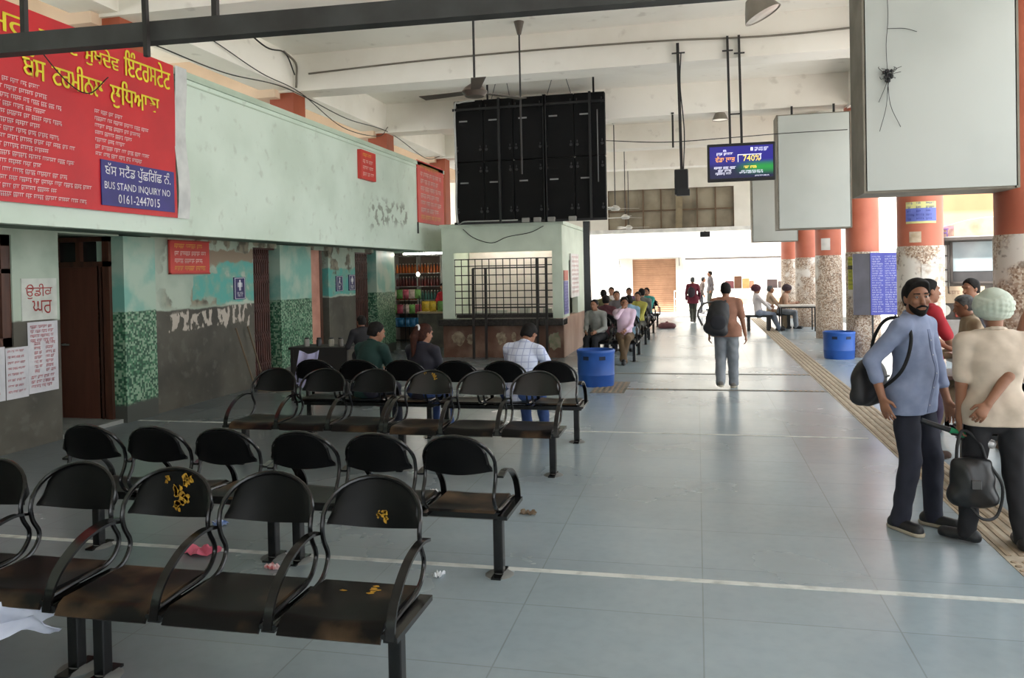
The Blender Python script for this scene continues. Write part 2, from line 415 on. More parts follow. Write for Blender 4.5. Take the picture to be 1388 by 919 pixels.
struct(bx('wall_left_parapet_end', mpar, -7.3, -6.1, 18.64, 18.78, 2.38, 4.33))
mpeach = mat('peach_wall', (222,196,170), .8, (206,180,154), 1.2, world=True)
struct(bx('wall_left_upper', mpeach, -9.7, -9.5, -19, 31, 2.6, 3.4))
# ceiling, beams, columns
mceil, nd = layered('lime_wash', .85)
P, px, py, pz = nd.pos(); nA = nd.noise(P, .8, 7); nB = nd.noise(P, 3.5, 9)
c = nd.mix(nd.step(nA, .4, .7), (246,241,232), (236,230,219)); c = nd.mix(nd.math('MULTIPLY', nd.step(nB, .62, .74), .3), c, (170,160,146))
nd.L.new(c, nd.b.inputs['Base Color'])
struct(bx('ceiling', mceil, -11.2, 4.4, -19, 31, 5.72, 5.95))
rows = [-17.3+4.35*k for k in range(12)]       # -4.25 .. 30.55
for y in rows[:-1]: struct(bx('beam', mceil, -7.1, 4.3, y-.27, y+.27, 5.08, 5.73)); struct(bx('beam_outer', mpeach, -11, -7.1, y-.4, y+.4, 4.98, 5.73))
struct(bx('beam_left', mceil, -7.4, -6.82, -19, 31, 5.12, 5.73)); struct(bx('beam_right', mceil, 3.0, 3.58, -19, 31, 5.02, 5.73))
struct(bx('beam_edge', mceil, 4.25, 4.4, -19, 31, 5.2, 5.73))
mterra = mat('terracotta_paint', (196,112,86), .55, (180,98,74), 1.6, world=True)
mred = mat('red_oxide_paint', (168,84,54), .6, (150,72,46), 1.6, world=True)
for y in rows: struct(bx('column_left', mred, -7.3, -6.85, y-.22, y+.22, 2.6, 5.13))
mchip, nd = layered('marble_chip', .6)
P, px, py, pz = nd.pos()
vo = nd.N.new('ShaderNodeTexVoronoi'); vo.inputs['Scale'].default_value = 46; nd.L.new(P, vo.inputs['Vector'])
sx = nd.N.new('ShaderNodeSeparateColor'); nd.L.new(vo.outputs['Color'], sx.inputs[0]); nA = nd.noise(P, 2.2, 7); nB = nd.noise(P, 9, 5)
c = nd.mix(nd.step(sx.outputs[0], .35, .6), (212,198,180), (176,150,128)); c = nd.mix(nd.step(sx.outputs[1], .74, .8), c, (134,106,86))
c = nd.mix(nd.math('MULTIPLY', nd.step(nA, .5, .6), nd.step(pz, .6, 1.5)), c, (222,214,204))
c = nd.mix(nd.math('MULTIPLY', nd.step(nB, .58, .66), .6), c, (104,84,68))
c = nd.mix(nd.math('MULTIPLY', nd.step(nd.math('ADD', pz, nd.math('MULTIPLY', nA, .8)), 1.0, .4), .55), c, (110,90,74))
nd.L.new(c, nd.b.inputs['Base Color'])
for y in rows[1:]:
    cx = 3.2 if y < 10 else 3.28
    col = struct(MB().lathe([(.315, 2.1), (.315, 5.05)], (cx, y+.05, 0), 40).build('column', mterra))
    MB().lathe([(.325, 0), (.325, 2.09), (.315, 2.12)], (cx, y+.05, 0), 40).build('marble_chip_dado', mchip, col)
# end wall with the dusty lattice window
mend = mat('end_wall', (232,228,218), .85, (214,210,198), 1, world=True)
for x0, x1, z0, z1 in ((-11,-3.25,3.35,5.75),(1.35,4.4,3.35,5.75),(-3.25,1.35,4.85,5.75),(-11,-6.5,0,3.4)):
    struct(bx('wall_end', mend, x0, x1, 30.5, 30.75, z0, z1))
wn = struct(bx('window_2', mat('grimy_glass', (160,150,130), .5, (120,110,92), 1.2, world=True), -3.25, 1.35, 30.62, 30.64, 3.35, 4.88))
mb = MB()
for k in range(8): x = -3.25+4.6*k/7; mb.box(x-.025, x+.025, 30.52, 30.62, 3.35, 4.88)
for z in (3.37, 4.05, 4.86): mb.box(-3.25, 1.35, 30.54, 30.62, z-.025, z+.025)
mb.build('window_bar', mat('rust_bar', (110,88,66), .7), wn, smooth=False)
MB().box(-.86,-.62,30.5,30.6,3.36,4.9, M=Matrix.Rotation(.03,4,'Y')).build('curtain_strip', mat('drab_cloth', (150,136,110), .9), wn, smooth=False)
struct(bx('trim_end_beam', mat('white_beam', (240,238,232), .8), -11, 4.4, 30.3, 30.8, 3.22, 3.36))
# ================================================================ things
rng = random.Random(7)
mblack = mat('black_steel', (10,10,11), .2, (18,17,17), 7, spec=.5)
mblk2 = mat('black_plastic', (24,24,25), .5)
mseat = mat('worn_black_seat', (15,14,14), .4, (92,72,52), 3.0, lo=.47, hi=.7, spec=.14)
mback = mat('black_backrest', (9,9,10), .34, (14,13,13), 9, spec=.18)
mbackB = mat('bronzed_backrest', (26,20,18), .28, (17,14,13), 5, spec=.4)
myel = mat('yellow_paint_scrap', (196,150,40), .6, (150,110,30), 30)
mgal = mat('floor_cement', (122,122,118), .85)
# --- three-seat waiting benches (front of the bench = local -Y)
def seat_bm(x, w_):
    def fn(u, v):
        X = x+(u-.5)*w_; y = -.25+v*.46; z = .44-.018*math.sin(PI*v)*math.sin(PI*u)
        if v < .12: z -= .055*((.12-v)/.12)**1.4; y += .012*((.12-v)/.12)
        return X, y, z
    return MB().grid(fn, 10, 14, .016)
def back_bm(x, w_):
    pts = []; n = 28
    def fn(u, v):                     # u around half, v bottom to top
        a = (u-.5)*2; hw = w_/2*(1-.28*max(0, v)**2.2)*math.sqrt(max(0, 1-max(0, (v-.0))**6*.999)) if v < 1 else 0.02
        X = a*hw; top = .70+.195*v*(1-.0*a*a)
        arch = math.sqrt(max(0., 1-(abs(a)**2.6)))
        z = .695+.02*math.cos(a*PI/2)*-1*(1-v) + .2*v*(.22+.78*arch)
        X = a*w_/2*(1-.06*v)
        return x+X, .24+.05*v+.045*(1-a*a)+.0, z
    return MB().grid(fn, 24, 8, .014)
def bench(name, label, cx, cy, face, pitch=.53, group='waiting benches', marks=(), bm=None, n=3, legs=True):
    t = thing(name, label, 'bench', (cx, cy, 0), 0 if face < 0 else PI, group)
    w_ = pitch-.085
    xs = [(i-(n-1)/2)*pitch for i in range(n)]
    for i, x in enumerate(xs):
        seat_bm(x, w_).build('seat', mseat, t)
        b = back_bm(x, w_+.005).build('backrest', bm or mback, t)
        for (j, pts) in marks:
            if j == i:
                mb = MB()
                for (mx, mz, r) in pts:
                    k = 7; yy = .24+.05*((mz-.7)/.2)+.045*(1-(mx/(w_/2))**2)-.0125
                    for q in range(8):
                        ox, oz = rng.uniform(-r, r)*.7, rng.uniform(-r, r); rw = r*rng.uniform(.12, .3); rh = r*rng.uniform(.15, .5); a_ = rng.uniform(-.8, .8)
                        n_ = 9; pg = []
                        for w3 in range(n_): rr_ = rng.uniform(.45, 1.5); u_, v_ = rw*1.5*rr_*math.cos(2*PI*w3/n_), rh*1.3*rr_*math.sin(2*PI*w3/n_); pg.append((x+mx+ox+u_*math.cos(a_)-v_*math.sin(a_), mz+oz+u_*math.sin(a_)+v_*math.cos(a_)))
                        mb.prism(pg, .003, Matrix.Translation((0, yy, 0)))
                mb.build('paint_scrap', myel, b, label='yellow paint scrap')
        if len(marks) == 2 and i == 2:
            mb = MB()
            for q in range(7):
                ox, oy = rng.uniform(-.1, .06), rng.uniform(.09, .18); pg = [(rng.uniform(.3, 1.9)*.016*math.cos(2*PI*w3/7), rng.uniform(.4, 1.2)*.009*math.sin(2*PI*w3/7)) for w3 in range(7)]
                mb.add([(x+ox+a, oy+b2, .4405-.018*math.sin(PI*(oy+.25)/.46)*math.sin(PI*(.5+ox/w_))+.0075+zz) for zz in (0, .002) for a, b2 in pg], [tuple(range(7))[::-1], tuple(range(7, 14))]+[(w3, (w3+1) % 7, (w3+1) % 7+7, w3+7) for w3 in range(7)])
            mb.build('paint_scrap', myel, t.children[-2] if False else [o_ for o_ in t.children if o_.name.startswith('seat')][-1], label='yellow paint scrap')
        side = [(-.235,.415),(-.05,.43),(.12,.435),(.205,.455),(.255,.505),(.262,.555),(.225,.62),(.212,.68),(.225,.74)]
        h = w_/2+.012
        L = curve([(x-h, y, z) for y, z in side], 5); R = curve([(x+h, y, z) for y, z in side], 5)[::-1]
        arch = [(x-h*math.cos(a)*(1.), .225+.065*math.sin(a)+.03*math.sin(a), .74+.165*math.sin(a)) for a in [PI*k/16 for k in range(1, 16)]]
        MB().tube(L+arch+R, .0115, 8).build('tube_frame', mblack, t)
    # arms: flat curved strips
    for k in range(n+1):
        x = (k-n/2)*pitch
        pts = curve([(x, .225, .655), (x, .12, .668), (x, -.02, .64), (x, -.14, .57), (x, -.21, .49), (x, -.235, .40)], 6)
        mb = MB()
        vs = []; fs = []
        for i, p in enumerate(pts):
            d = (pts[min(i+1, len(pts)-1)]-pts[max(i-1, 0)]).normalized(); nn = Vector((0, d.z, -d.y))
            for sx, sn in ((-1,-1),(1,-1),(1,1),(-1,1)): vs.append(p+Vector((sx*.019,0,0))+nn*sn*.0065)
        for i in range(len(pts)-1):
            for j in range(4): fs.append((i*4+j, i*4+(j+1) % 4, i*4+4+(j+1) % 4, i*4+4+j))
        fs += [(3,2,1,0), tuple(len(vs)-4+q for q in range(4))]
        mb.add(vs, fs).build('armrest', mblack, t)
        MB().box(x-.03, x+.03, -.235, .2, .392, .415).build('seat_bracket', mblack, t, smooth=False)
    L_ = n*pitch/2
    MB().box(-L_+.01, L_-.01, -.03, .05, .345, .395, bev=.006).build('beam', mblack, t)
    for sx in (-1, 1):
        lx = sx*(L_-.07)
        l = MB().box(lx-.03, lx+.03, -.02, .04, .012, .36, bev=.005).build('leg', mblack, t)
        MB().box(lx-.03, lx+.03, -.1, .11, 0, .012).build('foot_plate', mblack, l, smooth=False)
        MB().lathe([(.09, .0), (.075, .01), (.0, .014)], (lx, .01, 0), 12).build('cement_patch', mgal, l)
    return t
Y1 = [(.02, .8, .03), (.05, .77, .035), (.03, .74, .03), (-.05, .85, .02), (.07, .85, .03)]
g = 'front rows of black waiting benches'
bench('waiting_bench', 'black three-seat bench nearest the camera, yellow paint scraps on two backrests', -2.01, 3.20, -1, .535, g, [(0, Y1), (2, [(.04, .735, .022), (.02, .74, .015)])])
bench('waiting_bench', 'black three-seat bench in the nearest row, cut off by the left picture edge', -3.66, 3.24, -1, .54, g)
bench('waiting_bench', 'black three-seat bench facing away in the second row, right end on the white floor line', -1.885, 4.77, 1, .495, g)
bench('waiting_bench', 'black three-seat bench facing away in the second row, its left half near the door', -3.425, 4.80, 1, .495, g)
bench('waiting_bench', 'bronzed black three-seat bench in the third row, yellow scraps on one backrest', -2.03, 7.17, -1, .53, g, [(0, [(.03, .86, .02), (-.06, .88, .015), (.05, .84, .02)])], mbackB)
bench('waiting_bench', 'black three-seat bench at the left of the third row, before the green-shirted man', -3.70, 7.22, -1, .54, g)
bench('waiting_bench', 'black three-seat bench in the fourth row carrying the man in the checked shirt', -2.03, 8.62, 1, .535, g)
bench('waiting_bench', 'black three-seat bench in the fourth row carrying the green-shirted man', -3.72, 8.66, 1, .54, g)
fl = ['black bench beyond the kiosk pole carrying the man in the pink shirt', 'second black bench along the aisle behind the pink-shirted man', 'third black bench along the aisle beyond the kiosk',
      'fourth black bench along the aisle beyond the kiosk', 'fifth black bench along the aisle beyond the kiosk', 'farthest black bench along the aisle, with empty round backrests']
for i, (y, f, n) in enumerate(((16.35,-1,2),(17.75,1,2),(20.1,-1,3),(21.5,1,3),(23.7,-1,3),(26.2,1,3))):
    bench('waiting_bench', fl[i], -1.2-n*.255, y, f, .51, 'far rows of benches along the aisle', n=n)

# --- kiosk
k = thing('kiosk', 'mint enquiry kiosk with grilled window, dark counter and brown marble base', 'kiosk', (-5.5, 17.0, 0))
mkio = mat('kiosk_mint', (216,226,208), .6, (198,208,190), 1.5, bump=.04)
mmar = mat('brown_marble', (104,72,58), .35, (140,112,96), 2.4, lo=.45, hi=.7)
mmar2 = mat('pinkish_marble', (176,140,120), .4, (206,176,156), 2, stretch=(1,1,.4))
W_, D_ = 2.69, 3.4
mb = MB()
mb.box(0,.27,0,.15,.85,2.3); mb.box(2.47,W_,0,.15,.85,2.3); mb.box(0,W_,0,.15,2.3,2.85); mb.box(0,.12,.15,D_,0,2.85)
mb.box(.12,W_,D_-.15,D_,0,2.85); mb.box(W_-.14,W_,.15,.9,.85,2.85); mb.box(W_-.14,W_,2.2,D_-.15,.85,2.85); mb.box(W_-.14,W_,.9,2.2,2.1,2.85)
mb.build('wall_shell', mkio, k, smooth=False)
bx('roof', mkio, -.04, W_+.04, -.04, D_+.04, 2.85, 2.93, k)
b_ = bx('base', mmar, 0, W_, 0, .3, 0, .72, k); bx('base_side', mmar2, W_-.16, W_+.012, .012, D_, 0, .85, k)
bx('counter', mat('dark_granite', (40,36,34), .25, (58,52,48), 20), -.06, W_+.03, -.16, .4, .70, .84, k, bev=.01)
bx('inner_wall', mat('pale_tile', (232,218,212), .5, (220,206,200), 5), .14, W_-.15, 1.7, 1.75, .0, 2.82, k)
bx('inner_desk', mat('desk_clutter', (120,110,100), .6, (70,60,60), 18), .2, W_-.2, .5, 1.0, .7, .86, k)
mgr = mat('grille_steel', (38,30,28), .5)
mb = MB()
for x in [.27+2.2*i/14 for i in range(15)]: mb.tube([(x,.06,.9),(x,.06,2.15)], .011, 6)
for z in (.95, 1.15, 1.3, 1.45, 1.6, 1.8, 2.0, 2.15): mb.bar((.27,.05,z), (2.47,.05,z), .022)
mb.build('window_grille', mgr, k)
mb = MB()
mb.box(.27,2.47,.14,.17,.86,.93)
mb.build('window_sill', mgr, k, smooth=False)
mb = MB()
for i in range(7): mb.box(.5+i*.27, .7+i*.27, .7, .95, .86, .86+rng.uniform(.06,.2))
mb.build('paper_stack', mat('paper', (206,204,196), .8), k, smooth=False)
lamp_m = mat('tube_glow', (255,255,250), .4, emit=(255,250,240), es=22)
MB().tube([(.5,1.2,2.6),(2.2,1.2,2.6)], .02, 8).build('tube_light', lamp_m, k)
# steel stand in front of the window
s = thing('steel_stand', 'tall brown steel stand of upright posts before the kiosk window', 'stand', (-4.45, 16.72, 0))
for x in (0, -.28, 1.13, 1.33): MB().bar((x, 0, 0), (x, .06, 2.15 if x > 0 else 1.95), .05).build('post', mgr, s, smooth=False)
for z in (.9, 1.1, 1.95): MB().bar((-.28, .03, z), (1.33, .03, z), .03).build('rail', mgr, s, smooth=False)
# torn bills on the kiosk base
mbill = mat('torn_bill', (176,160,136), .8, (120,100,84), 9)
def blob(name, m, o, xd, yd, rx, ry, parent=None, seed=1, th=.002, n=18):
    r_ = random.Random(seed); M = plane_M(o, xd, yd)
    p = [(math.cos(2*PI*i/n)*rx*r_.uniform(.7,1.1), math.sin(2*PI*i/n)*ry*r_.uniform(.7,1.1)) for i in range(n)]
    vs = [M @ Vector((a, b, 0)) for a, b in p]+[M @ Vector((a, b, th)) for a, b in p]
    fs = [tuple(range(n))[::-1], tuple(range(n, 2*n))] + [(i, (i+1) % n, (i+1) % n+n, i+n) for i in range(n)]
    return MB().add(vs, fs).build(name, m, parent, smooth=False)
for i, (x, z, rx, ry) in enumerate(((.35,.42,.16,.17),(.62,.40,.09,.14),(1.32,.42,.12,.16),(1.6,.45,.06,.12),(2.5,.36,.15,.22))):
    blob('torn_bill', mbill if i < 4 else mat('green_bill', (120,128,100), .8, (160,150,130), 8), (x, -.001, z), (1,0,0), (0,0,1), rx, ry, k, i)
MB().tube(curve([(.5,-.012,2.82),(.75,-.012,2.62),(1.15,-.012,2.5),(1.5,-.012,2.62),(2.0,-.012,2.7),(2.3,-.012,2.83)]), .008, 6).build('loose_cable', mblk2, k)
# notices on the kiosk side
n_ = thing('notice_board', 'white notice sheet on the sunlit side of the kiosk', 'notice', (-2.8, 18.0, 1.25))
bx('panel', mat('notice_white', (232,226,222), .5), 0, .03, 0, 1.2, 0, 1.0, n_)
mb = MB()
for i in range(9): scribble(mb, plane_M((.033,0,0),(0,1,0),(0,0,1)), .1, 1.1, .92-i*.1, .05, rng)
mb.build('lettering', mat('faded_red_ink', (200,140,136), .7), n_, smooth=False)
n_ = thing('notice_strip', 'narrow purple and red notice strip on the kiosk corner', 'notice', (-2.8, 17.1, .92))
bx('panel', mat('notice_lilac', (140,136,196), .6), 0, .012, 0, .55, 0, .72, n_); bx('panel_head', mat('notice_red', (206,110,90), .6), 0, .012, 0, .55, .73, .95, n_)
mb = MB()
for i in range(10): scribble(mb, plane_M((.014,0,0),(0,1,0),(0,0,1)), .04, .5, .66-i*.066, .045, rng)
mb.build('lettering', mat('dark_ink', (70,60,120), .7), n_, smooth=False)

# --- back of the big LED display above the kiosk
d = thing('display_board', 'huge black LED display seen from behind above the kiosk', 'display', (-5.1, 16.75, 2.9))
mdb = mat('display_black', (9,9,10), .6, (14,14,15), 3, spec=.2)
for i in range(5):
    for j in range(2):
        x = .02+i*.655; z = .02+j*1.33; o = MB().box(x, x+.645, 0, .16, z, z+1.32, bev=.012).build('cabinet', mdb, d)
        mb = MB(); mb.box(x+.12,x+.3,-.012,0,z+.86,z+.89); mb.build('data_label', mat('pale_label', (150,150,150), .5), o, smooth=False)
        mb = MB()
        for (a, b) in ((.06,.25),(.58,.25),(.06,1.12),(.58,1.12)):
            mb.lathe([(.03,0),(.03,.02),(0,.02)], (x+a, -.0, z+b), 8, Matrix.Rotation(PI/2, 4, 'X'))
            mb.box(x+a-.01,x+a+.01,-.03,0,z+b+.05,z+b+.09)
        mb.build('latch', mat('latch_grey', (46,46,48), .45), o)
mb = MB()
for x in (1.0, 1.98, 2.0, 2.95): mb.box(x,x+.05,-.06,0,0,2.68)
for z in (.0, 2.45): mb.box(0,3.3,-.05,0,z,z+.05)
mb.build('rear_frame', mblk2, d, smooth=False)
MB().tube(curve([(.5,-.03,2.66),(.15,-.03,2.63),(.05,-.03,2.5),(.06,-.03,1.2),(.06,-.03,.1),(.3,-.03,.06),(1.4,-.03,.05)], 6), .022, 8).build('white_conduit', mat('pvc', (190,190,186), .5), d)
MB().box(3.12,3.14,-.03,0,.8,2.3).build('side_conduit', mat('pvc_grey', (120,120,120), .5), d, smooth=False)
for x in (1.5, 1.75, 2.05, 2.5): MB().box(x, x+.16, -.1, .0, -.0, .1, bev=.01).build('power_unit', mat('power_grey', (150,148,142), .5), d)
for (hx, hy, hz), ps in (((1.72,-2.55,2.81),((.87,0,2.68),(1.27,0,2.68))), ((2.76,-2.55,2.79),((2.08,0,2.68),(2.58,0,2.68)))):
    mb = MB(); mb.box(hx-.09,hx+.09,hy-.03,hy+.03,hz-.02,hz+.02)
    for p in ps: mb.tube([(hx,hy,hz), p], .007, 5)
    mb.build('hanger_cable', mblk2, d)
for a_, b2 in (((1.23,-1.75,2.82),(.78,0,2.66)), ((3.4,-2.85,2.82),(3.06,0,2.66))): MB().bar(a_, b2, .04).build('hanger_bar', mblk2, d, smooth=False)
p_ = thing('steel_post', 'black steel post holding the display at the kiosk corner', 'post', (-2.27, 17.0, 0))
bx('shaft', mblack, -.07, .07, -.07, .07, .02, 2.9, p_); bx('base_plate', mblack, -.14, .14, -.14, .14, 0, .02, p_)

# --- big blank hoardings between the columns
mhb, nd = layered('blank_flex', .45)
P, px, py, pz = nd.pos()
nd.L.new(nd.mix(nd.step(nd.noise(P, .7, 4), .35, .7), (182,186,180), (170,174,168)), nd.b.inputs['Base Color'])
mfrm = mat('hoarding_frame', (130,124,110), .6, (104,98,84), 3)
lb = ['large blank pale hoarding nearest the camera, with a black nest of wires', 'blank pale hoarding farther along the columns, right of the screen', 'farthest small blank hoarding along the columns']
for i, (y, x0, x1, z0) in enumerate(((8.3,1.575,2.92,2.54),(17.0,1.6,3.0,2.6),(25.7,1.66,3.0,2.62))):
    h = thing('hoarding', lb[i], 'hoarding', (x0, y, z0), 0, 'blank hoardings by the columns')
    a = x1-x0; H_ = 2.3
    for yy in (0, .6): MB().box(.02, a-.02, yy, yy+.02, .02, H_-.02).build('panel', mhb, h, smooth=False)
    mb = MB()
    for x in (0, a-.03): mb.box(x, x+.03, .0, .62, 0, H_)
    for z in (0, H_-.03): mb.box(.03, a-.03, .02, .6, z, z+.03)
    mb.build('frame', mfrm, h, smooth=False)
    mb = MB()
    for x in (.3, a-.3): mb.box(x, x+.04, .2, .24, H_, 5.1-z0)
    mb.build('hanger', mblk2, h, smooth=False)
    if i == 0:
        mb = MB(); r_ = random.Random(3); c0 = Vector((.22, -.02, 1.10))
        for q in range(16):
            e = c0+Vector((r_.uniform(-.09,.12), r_.uniform(-.03,0), r_.uniform(-.55,.1) if q % 2 else r_.uniform(-.12,.12)))
            mb.tube(curve([c0, (c0+e)/2+Vector((r_.uniform(-.05,.05),-.01,r_.uniform(-.05,.05))), e], 4), .0028, 5)
        mb.tube(curve([c0, c0+Vector((-.01,0,.3)), c0+Vector((.01,0,.6)), c0+Vector((-.02,0,1.2))], 4), .003, 5)
        mb.tube(curve([c0+Vector((0,0,.45)), c0+Vector((.15,0,.44)), c0+Vector((.26,0,.40))], 4), .003, 5)
        for q in range(14): mb.ell(c0+Vector((r_.uniform(-.04,.04), -.01, r_.uniform(-.05,.05))), (.016,.014,.018), 6)
        mb.build('wire_nest', mblk2, h)

# --- banner and signs on the parapet
mbred = mat('banner_red', (206,36,44), .45, (190,30,40), 2)
ban = thing('route_banner', 'large red route banner with yellow heading on the mint parapet', 'banner', (-5.968, 4.4, 2.57))
def ripple(u, v): return (.009+.004*math.sin(v*9+u*14)*(.3+u), u*3.96, v*1.79)
MB().grid(ripple, 40, 16, .004).build('sheet', mbred, ban)
def rp(u, v): return (.008+.02*math.sin(PI*v)*0+.012*math.sin(v*7), 3.97+.22*u+.02*math.sin(v*9), v*1.8)
MB().grid(rp, 3, 20, .004).build('white_edge', mat('flex_white', (214,216,212), .5, (190,192,190), 4), ban)
Mb = plane_M((.0215, -4.4, -2.57), (0,1,0), (0,0,1)); mby = MB()
for s_, y0, y1, z0, z1 in (('ਅਮਰ',5.55,6.22,4.08,4.25),('ਸ਼ਹੀਦ',6.36,6.84,4.03,4.28),('ਸੁਖਦੇਵ',6.93,7.42,4.03,4.25),('ਇੰਟਰਸਟੇਟ',7.5,8.27,4.05,4.33),('ਬੱਸ',6.16,6.42,3.73,3.98),('ਟਰਮੀਨਲ',6.5,7.18,3.73,3.98),('ਲੁਧਿਆਣਾ'.replace('ਧਿ','ਿਧ'),7.28,8.06,3.67,3.98)):
    v, f = text_mesh(s_, y1-y0, z1-z0); T = Mb @ Matrix.Translation(((y0+y1)/2, (z0+z1)/2, 0)); mby.add([T @ Vector(p) for p in v], f)
    v2 = [T @ (Vector(p)+Vector((.009, 0, .0006))) for p in v]; mby.add(v2, f)
o = mby.build('heading_lettering', mat('banner_yellow', (240,222,50), .5), ban, smooth=False)
mb = MB()
for i in range(15): scribble(mb, Mb, 4.5, 6.35+.75*(((i*7) % 5)/5.)*(.3+i/15.), 3.66-i*.073, .042, rng)
for i in range(7): scribble(mb, Mb, 7.05, 7.5+.5*(((i*3) % 4)/4.), 3.58-i*.072, .042, rng)
mb.build('route_lettering', mat('banner_white', (236,214,214), .5), ban, smooth=False)
MB().box(.012,.0235,7.12-4.4,8.3-4.4,2.63-2.57,3.1-2.57).build('enquiry_panel', mat('banner_blue', (52,48,128), .45), ban, smooth=False)
Mc = plane_M((.026, -4.4, -2.57), (0,1,0), (0,0,1)); mwht = mat('pure_white', (240,240,244), .5)
for s_, y0, y1, z0, z1 in (('ਬੱਸ ਸਟੈਂਡ ਪੁੱਛਗਿੱਛ ਨੰ.'.replace('ਗਿੱ','ਿਗੱ'),7.17,8.23,2.92,3.08),('BUS STAND INQUIRY NO',7.16,8.22,2.79,2.88),('0161-2447015',7.36,8.03,2.665,2.76)):
    v, f = text_mesh(s_, y1-y0, z1-z0); T = Mc @ Matrix.Translation(((y0+y1)/2, (z0+z1)/2, 0)); MB().add([T @ Vector(p) for p in v], f).build('enquiry_lettering', mwht, ban, smooth=False)
def red_sign(label, y0, y1, z0, z1, x=-6.0, rows_=5, th=.05, frame=False, yl=2):
    s_ = thing('red_sign', label, 'sign', (x, y0, z0)); a = y1-y0; b = z1-z0
    MB().box(.0, th, 0, a, 0, b, bev=.004).build('panel', mat('sign_red', (214,70,60), .5, (196,58,50), 2), s_)
    M = plane_M((th+.002, 0, 0), (0,1,0), (0,0,1)); mw = MB(); my = MB()
    for i in range(rows_):
        h = b/(rows_+1)*.62; scribble(my if i == 0 or i >= rows_-yl+1 else mw, M, a*.1, a*(.9 if i % 2 else .8), b*(1-(i+.8)/(rows_+.6)), h, rng)
    mw.build('white_lettering', mat('sign_white', (244,214,204), .5), s_, smooth=False); my.build('yellow_lettering', mat('sign_yellow', (236,178,70), .5), s_, smooth=False)
    if frame: MB().box(-.0, th+.01, 0, a, 0, .02).box(0, th+.01, 0, a, b-.02, b).build('frame', mat('red_frame', (180,50,40), .5), s_, smooth=False)
    return s_
red_sign('small red sign with yellow heading midway along the mint parapet', 13.68, 14.36, 3.62, 4.15, rows_=4, th=.08, yl=0)
s_ = red_sign('tall red notice hanging at the far end of the mint parapet', 16.85, 18.7, 3.0, 4.38, rows_=8, th=.03)
bx('prop', mblk2, 0, .03, -.02, .01, -.25, .0, s_); bx('prop', mblk2, 0, .03, 1.82, 1.85, -.6, 0, s_)
red_sign('red notice with yellow telephone number on the peeling wall', 9.97, 10.9, 1.92, 2.41, x=-7.27, rows_=4, th=.04, frame=True)
# toilet signs
mnav = mat('sign_navy', (44,42,98), .4); mwh = mat('pure_white2', (236,236,240), .5)
for i, (lb_, y0, y1, z0, z1) in enumerate((('navy toilet sign on the turquoise patch beside the folded gate',11.6,11.93,1.5,1.86),('navy toilet sign with wheelchair figure, left of the far pair',15.36,15.68,1.53,1.85),('navy toilet sign with standing figure, right of the far pair',15.98,16.3,1.53,1.87))):
    s_ = thing('toilet_sign', lb_, 'sign', (-7.28, y0, z0)); a = y1-y0; b = z1-z0
    MB().box(0,.02,0,a,0,b,bev=.003).build('panel', mnav, s_)
    M = plane_M((.0225,0,0),(0,1,0),(0,0,1)); mb = MB()
    def rr(x0,x1,y0_,y1_): mb.add([M @ Vector(p) for p in ((x0,y0_,0),(x1,y0_,0),(x1,y1_,0),(x0,y1_,0))], [(0,1,2,3)])
    for (q0,q1,w0,w1) in ((.05,.95,.03,.05),(.05,.95,.95,.97),(.05,.09,.03,.97),(.91,.95,.03,.97)): rr(q0*a,q1*a,w0*b,w1*b)
    mb.add([M @ Vector((a*.5+.022*math.cos(t), b*.83+.022*math.sin(t), 0)) for t in [2*PI*q/12 for q in range(12)]], [tuple(range(12))])
    if i == 1:
        rr(.44*a,.54*a,.5*b,.76*b); rr(.44*a,.72*a,.5*b,.55*b); rr(.66*a,.72*a,.38*b,.52*b)
        ring = [(M @ Vector((a*.47+r*math.cos(t), b*.46+r*math.sin(t), 0))) for r in (.05,.062) for t in [PI*.6+PI*1.3*q/14 for q in range(15)]]
        mb.add(ring, [(q, q+1, q+16, q+15) for q in range(14)])
    else:
        rr(.38*a,.62*a,.55*b,.77*b); rr(.42*a,.49*a,.4*b,.56*b); rr(.51*a,.58*a,.4*b,.56*b); rr(.3*a,.35*a,.56*b,.75*b); rr(.65*a,.7*a,.56*b,.75*b)
    scribble(mb, M, .25*a, .75*a, .28*b, .035, rng); scribble(mb, M, .3*a, .7*a, .17*b, .035, rng)
    mb.build('pictogram', mwh, s_, smooth=False)
